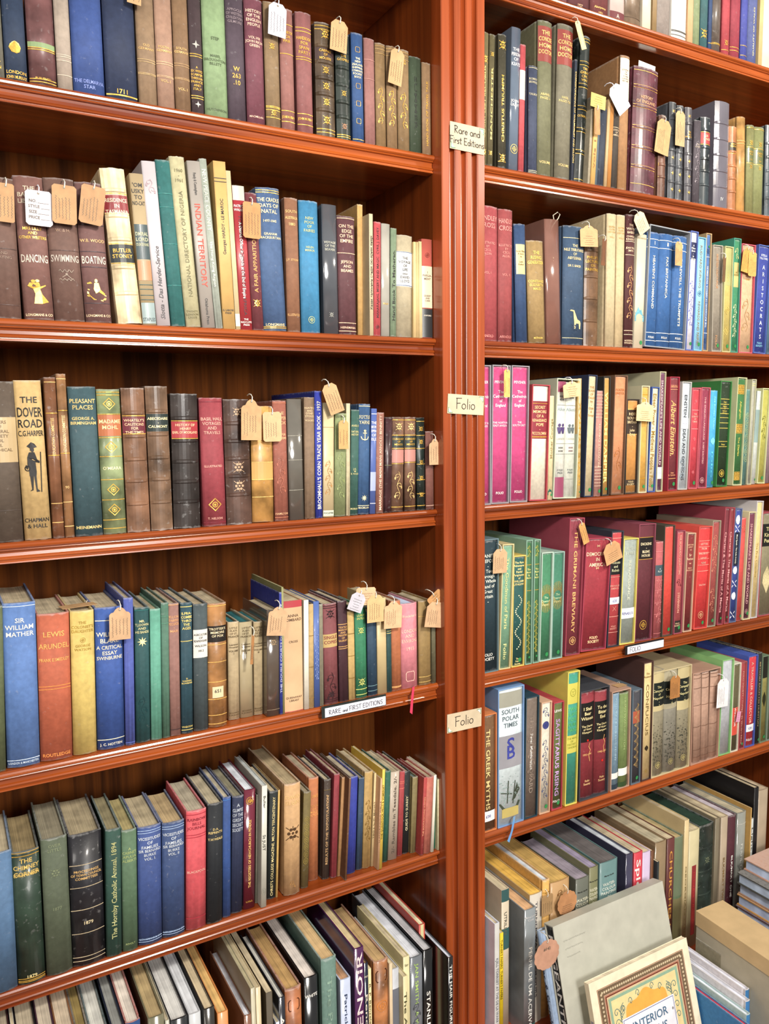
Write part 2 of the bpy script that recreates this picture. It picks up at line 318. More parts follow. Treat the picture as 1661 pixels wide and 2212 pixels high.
        for i in range(90):
            u = rr.random()**.6; x, y, s_ = rr.uniform(-.46, .46), .5-u, rr.uniform(.015, .05)
            F.append([(x+s_*1.4*math.cos(a_)*rr.uniform(.5, 1), max(-.5, y+s_*.5*math.sin(a_)*rr.uniform(.5, 1))) for a_ in (0, 1.1, 2.2, 3.3, 4.4, 5.5)])
    elif kind == 'waves': S = [[(-.5+i/12, .25+.1*math.sin(i*1.7)) for i in range(13)], [(-.3, -.2), (0, 0), (.35, -.3)], [(-.5+i/12, -.35+.08*math.sin(i*1.9)) for i in range(13)]]; F = [circ(0, .02, .09, 8)]
    elif kind == 'shell': F = [[(-.2, .4), (0, .5), (.3, .35), (.45, 0), (.35, -.35), (.1, -.5), (-.3, -.4), (-.5, -.05), (-.4, .2)]]
    elif kind == 'man': F = [[(-.28, .42), (-.05, .5), (.12, .47), (.25, .40), (.05, .38), (.08, .33), (-.12, .33), (-.12, .38)], circ(0, .35, .09, 10, .05), [(-.18, .3), (.1, .3), (.22, .15), (.35, .12), (.33, .08), (.12, .1), (.15, -.1), (.12, -.18), (-.22, -.18), (-.25, .02), (-.38, .05), (-.4, .0), (-.3, -.05), (-.28, .2)],
                          [(-.2, -.18), (-.02, -.18), (-.08, -.46), (-.25, -.48), (-.15, -.44)], [(.0, -.18), (.12, -.18), (.14, -.44), (.28, -.49), (.08, -.5)]]; S = [[(.42, .3), (.34, -.5)], closed(circ(-.3, -.02, .13, 10, .05))]; t = .05
    elif kind == 'dancer': F = [circ(-.18, .42, .1, 10, .06), circ(.02, .43, .1, 10, .06), [(-.35, .36), (.1, .36), (.15, .2), (.4, .28), (.42, .24), (.12, .1), (.2, -.1), (.5, -.42), (.2, -.5), (-.2, -.5), (-.12, -.1), (-.2, .1), (-.45, .22)]]
    elif kind == 'boat': F = [[(-.5, -.1), (.5, -.42), (.45, -.5), (-.2, -.5), (-.5, -.2)], circ(0, .4, .08, 10, .09), [(-.1, .3), (.12, .3), (.2, 0), (.45, -.2), (.4, -.28), (.1, -.12), (-.05, -.2), (-.15, 0)], [(-.48, .3), (-.3, .36), (-.2, .28), (-.45, .25)]]; S = [[(-.45, .0), (.5, -.3)], [(-.5, -.3), (.3, -.55)]]
    elif kind == 'anchor': S = [[(0, .35), (0, -.45)], [(-.2, .2), (.2, .2)], [(-.4, -.15), (-.3, -.38), (0, -.48), (.3, -.38), (.4, -.15)], closed(circ(0, .42, .1, 8, .07))]; t = .09
    elif kind == 'giraffe': F = [[(-.22, .5), (-.02, .47), (.1, .2), (.2, 0), (.4, -.08), (.45, -.2), (.42, -.5), (.34, -.5), (.3, -.22), (.1, -.22), (.06, -.5), (-.02, -.5), (-.02, -.15), (-.05, .1), (-.08, .4), (-.3, .44)]]
    elif kind == 'ship': S = [[(-.1, .5), (-.15, -.3)], [(.2, .45), (.1, -.35)], [(-.4, .1), (.05, .0)]]; F = [[(-.5, -.28), (.45, -.3), (.35, -.5), (-.35, -.5)], [(.28, .35), (.42, .1), (.2, -.2), (.05, -.25)]]; t = .04
    elif kind == 'monogram': S = [[(.3, .4), (.0, .5), (-.3, .38), (-.2, .15), (.2, -.1), (.35, -.3), (.1, -.48), (-.35, -.4)], [(-.05, .3), (-.05, -.45)], [(-.05, .3), (.3, .2), (.42, -.1), (.3, -.38), (-.05, -.45)], [(-.5, .2), (-.3, .05), (.1, .1)]]; t = .07
    elif kind == 'face': S = [closed(circ(0, 0, .4, 14, .48)), [(-.2, .15), (-.05, .15)], [(.05, .15), (.2, .15)], [(-.12, -.25), (.12, -.25)], [(0, .1), (-.04, -.1)]]; t = .04
    return F, S, t
def strokes2d(S, t):
    V, F = [], []
    for p in S:
        for (x0, y0), (x1, y1) in zip(p[:-1], p[1:]):
            L = math.hypot(x1-x0, y1-y0) or 1e-9; dx, dy = (x1-x0)/L*t/2, (y1-y0)/L*t/2; n = len(V)
            V += [(x0-dy-dx*.4, y0+dx-dy*.4), (x0+dy-dx*.4, y0-dx-dy*.4), (x1+dy+dx*.4, y1-dx+dy*.4), (x1-dy+dx*.4, y1+dx+dy*.4)]; F.append((n, n+1, n+2, n+3))
    return V, F

# ------------------------------------------------------------------ the book builder
class Spine:
    """places flat artwork on the curved spine of one book"""
    def __init__(s, w, h, bulge, y0=0.0, z0=0.0): s.w, s.h, s.b, s.y0, s.z0 = w, h, bulge, y0, z0
    def y(s, x): u = max(-1, min(1, x/(s.w/2))); return s.y0+s.b*u*u
    def put(s, V, F, acc, off=.0006):
        acc.add([(x, s.y(x)-off, s.z0+z) for x, z in V], F)
    def strip(s, z0, z1, acc, off, frac=1.0):
        n = 8; V = []; F = []; hw = s.w/2*frac*.985
        for i in range(n+1): x = -hw+2*hw*i/n; V += [(x, z0), (x, z1)]
        F = [(2*i, 2*i+2, 2*i+3, 2*i+1) for i in range(n)]
        s.put(V, F, acc, off)
def cover_mesh(w, h, d, b, t, bands, groove, jit, zs=0.0):
    hw = w/2; N = 8; out = [(-hw, d), (-hw, b+.009)]
    if groove: out += [(-hw+.0012, b+.005), (-hw+.0002, b+.0015)]
    for i in range(N+1):
        x = -hw+w*i/N; u = x/hw; out.append((x*.995, b*u*u))
    if groove: out += [(hw-.0002, b+.0015), (hw-.0012, b+.005)]
    out += [(hw, b+.009), (hw, d)]
    inn = []
    for x, y in out:
        inn.append((max(-hw+t, min(hw-t, x)), min(d, max(y+t if abs(x) < hw-t*.5 else y, b*.3+t))))
    rows = [(0.0, 0.0)]
    for z in sorted(bands): rows += [(z-.0032, 0), (z-.0018, .0018), (z+.0018, .0018), (z+.0032, 0)]
    rows.append((h, 0)); n = len(out); V = []; F = []; S = []
    for ri, (z, off) in enumerate(rows):
        for i, (x, y) in enumerate(out):
            sp = abs(x) < hw*.93 and y <= b+.001; zz = z
            if sp and ri in (0, len(rows)-1): zz += random.uniform(-jit, jit*.4)*(1 if ri else -1) if jit else 0
            V.append((x, y-(off if sp else 0), zz))
    k0 = 2 if not groove else 4; R = len(rows)
    for r in range(R-1):
        for i in range(n-1): F.append((r*n+i, r*n+i+1, (r+1)*n+i+1, (r+1)*n+i)); S.append(k0 <= i < n-1-k0 and not bands)
    q = len(V)
    for z in (0, h): V += [(x, y, z) for x, y in inn]
    for i in range(n-1):
        F.append((q+i+1, q+i, q+n+i, q+n+i+1)); S.append(False)
        F.append((i+1, i, q+i, q+i+1)); S.append(False)
        F.append(((R-1)*n+i, (R-1)*n+i+1, q+n+i+1, q+n+i)); S.append(False)
    for e in (0, n-1):
        F.append((e, q+e, q+n+e, (R-1)*n+e) if e else (q, 0, (R-1)*n, q+n)); S.append(False)
    return V, F, S
KIND = dict(c=('cloth', .0026), l=('leather', .003), j=('jacket', .0022), g=('gloss', .0024), p=('paper', .0006))
def col_of(tok): return hexof(tok)
def artwork(root, sp, items, rim):
    inks, patches, gilt, stick, where = {}, [], {}, None, {}
    h, w = sp.h, sp.w
    for it in items:
        if not it.strip(): continue
        a = it.strip(); k = a[0]; p = a.split(' ')
        if k == 't':
            f, hh, c = float(p[1]), float(p[2])/1000, p[3]; z = h*(1-f)
            key = (c, len(inks)); where[key] = f
            for ln in ' '.join(p[4:]).split('/'):
                if ln.strip():
                    V, F, u = text2d(ln, hh, w*.92); z -= u; sp.put([(x, y+z) for x, y in V], F, inks.setdefault(key, MB())); z -= hh*.45 if u > hh*.6 else u*.7
                else: z -= hh*.8
        elif k in 'v^' and len(p[0]) == 1:
            f0, f1, hh, c = float(p[1]), float(p[2]), float(p[3])/1000, p[4]; s = ' '.join(p[5:]); L = (f1-f0)*h
            if hh == 0:                                   # upright letters stacked down the spine
                step = L/len(s); z = h*(1-f0); key = (c, len(inks))
                for ch in s: V, F, u = text2d(ch, step*.62, w*.7); sp.put([(x, y+z-step*.8) for x, y in V], F, inks.setdefault(key, MB())); z -= step
                continue
            hh = min(hh, w*.62); V, F, u = text2d(s, hh, 9); wd = max(x for x, _ in V)-min(x for x, _ in V); k2 = L/wd
            zc = h*(1-(f0+f1)/2)
            xoff = .0 if len([1 for i2 in items if i2.strip()[:1] in 'v^']) < 2 else 0
            W = []
            for x, y in V:
                x2, y2 = x*k2, (y-u/2)
                W.append((y2, zc-x2) if k == 'v' else (-y2, zc+x2))
            sp.put([(q[0]+xoff, q[1]) for q in W], F, inks.setdefault((c, len(inks)), MB()))
        elif k == 'b':
            for f in p[2:]: z = h*(1-float(f)); sp.strip(z-.00055, z+.00055, gilt.setdefault(p[1], MB()), .0007 if p[1] != 'x' else .001)
        elif k == 'L': patches.append((p[1], float(p[2]), float(p[3]), float(p[4]) if len(p) > 4 else 1.0))
        elif k == 'P': patches.append(('P', float(p[1]), float(p[2]), ' '.join(p[3:])))
        elif k == 'o':
            c, f, mm = p[2], float(p[3]), float(p[4])/1000; wd = min(w*.8, mm) if mm < .03 else w*.72
            if p[1] in ('burst', 'hills', 'ship', 'battle'): wd = w*.95
            FI, ST, t = ornament(p[1], mm/wd); zc = h*(1-f); acc = gilt.setdefault((c, len(gilt)), MB()); zc = min(h-mm/2, max(mm/2, zc))
            for pf in FI: sp.put([(x*wd, zc+y*mm) for x, y in pf], [tuple(range(len(pf)))], acc, .0008)
            if ST:
                V, F = strokes2d([[(x*wd, y*mm) for x, y in s_] for s_ in ST], max(.0005, t*min(wd, mm))); sp.put([(x, zc+y) for x, y in V], F, acc, .00085)
        elif k == 'g': stick = float(p[1]) if len(p) > 1 else .95
    labs = []
    for c, f0, f1, fr in patches:
        acc = MB()
        if c == 'P':
            sp.strip(h*(1-f1), h*(1-f0), acc, .0011); slip = acc.build('price_slip', mat('tag', 'e6e6ea'), root); slip['label'] = 'white paper slip round the spine'
            tb = MB()
            if fr: V, F, u = text2d(fr, min(.006, (f1-f0)*h*.6), w*.8); sp.put([(x, y+h*(1-(f0+f1)/2)-u/2) for x, y in V], F, tb, .0014)
            else:
                V, F = strokes2d([squiggle(w*.6, .0014)], .0004); sp.put([(x, y+h*(1-(f0+f1)/2)) for x, y in V], F, tb, .0014)
            tb.build('handwriting', mat('ink', '2c3c8c'), slip); continue
        sp.strip(h*(1-f1), h*(1-f0), acc, .00025+.00012*len(labs), min(fr, 1.0)); labs.append((f0, f1, acc.build('title_label' if f1-f0 < .45 else 'printed_panel', mat('jacket', c), root)))
    for ky, acc in inks.items():
        c = ky[0]; par = [l for a_, b_, l in labs if a_ <= where.get(ky, -1) <= b_ and b_-a_ < .45]
        acc.build('spine_lettering', mat('gilt' if c == 'G' else 'ink', c), par[0] if par else root)
    for c, acc in gilt.items():
        nm = 'spine_rules' if isinstance(c, str) else 'spine_ornament'; c = c if isinstance(c, str) else c[0]
        acc.build(nm, mat('gilt' if c == 'G' else 'ink', c), root)
    if stick is not None:
        acc = MB(); r = min(.0045, w*.2); sp.put([(x+w*.2, y+h*(1-stick)) for x, y in circ(0, 0, r, 14)], [tuple(range(14))], acc, .0012)
        acc.build('dot_sticker', mat('case', '0a8a40'), root)['label'] = 'round green sticker'
def squiggle(L, a):
    n = max(6, int(L/.0011)); return [(-L/2+L*i/n, a*math.sin(i*1.9+random.random())*random.uniform(.3, 1)) for i in range(n+1)]
def getopt(items, k, default):
    for it in items:
        p = it.strip().split(' ')
        if p[0] == k and len(p) > 1: return p[1]
    return default
def build_book(typ, hx, x, y, z, w, h, lean, items, label, row, yaw=0.0):
    d = float(getopt(items, 'd', min(.21, max(.1, h*.66))))
    d = min(d, DEPTH-.006-y) if y > -.05 else d
    pg = getopt(items, 'w', 'b4a88c')
    if typ == 'x':
        root = empty('slipcase', (x, y, z), (0, 0, yaw)); root.rotation_euler = (0, lean, yaw); bb = MB(); t = .0024
        bb.box(-w/2, 0, 0, -w/2+t, d, h); bb.box(w/2-t, 0, 0, w/2, d, h); bb.box(-w/2+t, 0, h-t, w/2-t, d, h); bb.box(-w/2+t, 0, 0, w/2-t, d, t); bb.box(-w/2+t, d-t, t, w/2-t, d, h-t)
        bb.build('case_shell', mat('case', hx), root); tag(root, label, 'slipcase', 'slipcases on the '+row); return root
    case_hx = None; w0, h0 = w, h
    if typ == 's':
        case_hx = hx; hx = getopt(items, 'k', '806040')
    name = dict(c='cloth_book', l='leather_book', j='jacketed_book', g='jacketed_book', p='booklet', s='slipcased_book')[typ]
    root = empty(name, (x, y, z)); root.rotation_euler = (0, lean, yaw); y0 = z0 = 0.0
    if case_hx:
        t = min(.0022, w*.12); bb = MB(); e = .0015
        bb.box(-w/2, 0, 0, -w/2+t, d, h); bb.box(w/2-t, 0, 0, w/2, d, h); bb.box(-w/2+t, 0, h-t, w/2-t, d, h); bb.box(-w/2+t, 0, 0, w/2-t, d, t); bb.box(-w/2+t, d-t, t, w/2-t, d, h-t)
        bb.build('slipcase_shell', mat('case', case_hx), root); w -= 2*t+.0006; h -= 2*t+.0012; y0 = .0018; z0 = t+.0002; d -= .008; typ = 'c' if w > .008 else 'j'
    kind, t = KIND[typ]; bands = [h*(1-float(f)) for it in items if it.strip()[:2] == 'r ' for f in it.split()[1:]]
    bulge = dict(c=.14, l=.17, j=.07, g=.09, p=0)[typ]*min(w, .05); bulge = min(bulge, .0055); t = min(t, w*.16)
    if case_hx: bulge *= .5
    gr = typ in 'cl' and w > .012 and not case_hx
    V, F, S = cover_mesh(w, h, d, bulge, t, bands, gr, .0007 if typ in 'lc' and not case_hx else 0)
    link('cover', [(a, b_+y0, c+z0) for a, b_, c in V], F, mat(kind, hx), root, S)
    rec = .0035 if typ in 'clg' else .0015 if typ == 'j' else .0004
    bb = MB(); hw = w/2-t-.0001; ztop = h-rec; n = 6; sag = .0012 if w > .02 else 0
    top = [(-hw+2*hw*i/n, ztop-sag*(1-abs(2*i/n-1)**2)) for i in range(n+1)]
    yf, yb = bulge+t+.0006, d-(.004 if typ in 'clg' else .0012); pv = []
    for yy in (yf, yb): pv += [(px, yy, .003) for px, _ in top]+[(px, yy, pz) for px, pz in top]
    m_ = n+1; f = []
    for i in range(n):
        f += [(i, i+1, m_+i+1, m_+i), (2*m_+i+1, 2*m_+i, 3*m_+i, 3*m_+i+1), (m_+i, m_+i+1, 3*m_+i+1, 3*m_+i), (i+1, i, 2*m_+i, 2*m_+i+1)]
    f += [(0, m_, 3*m_, 2*m_), (n, 2*m_+n, 3*m_+n, m_+n)]
    bb.add([(a, b_+y0, c+z0) for a, b_, c in pv], f); bb.build('page_block', pages_mat(pg), root)
    artwork(root, Spine(w, h, bulge, y0, z0), items, hx)
    tag(root, label, 'book', 'books on the '+row); return root

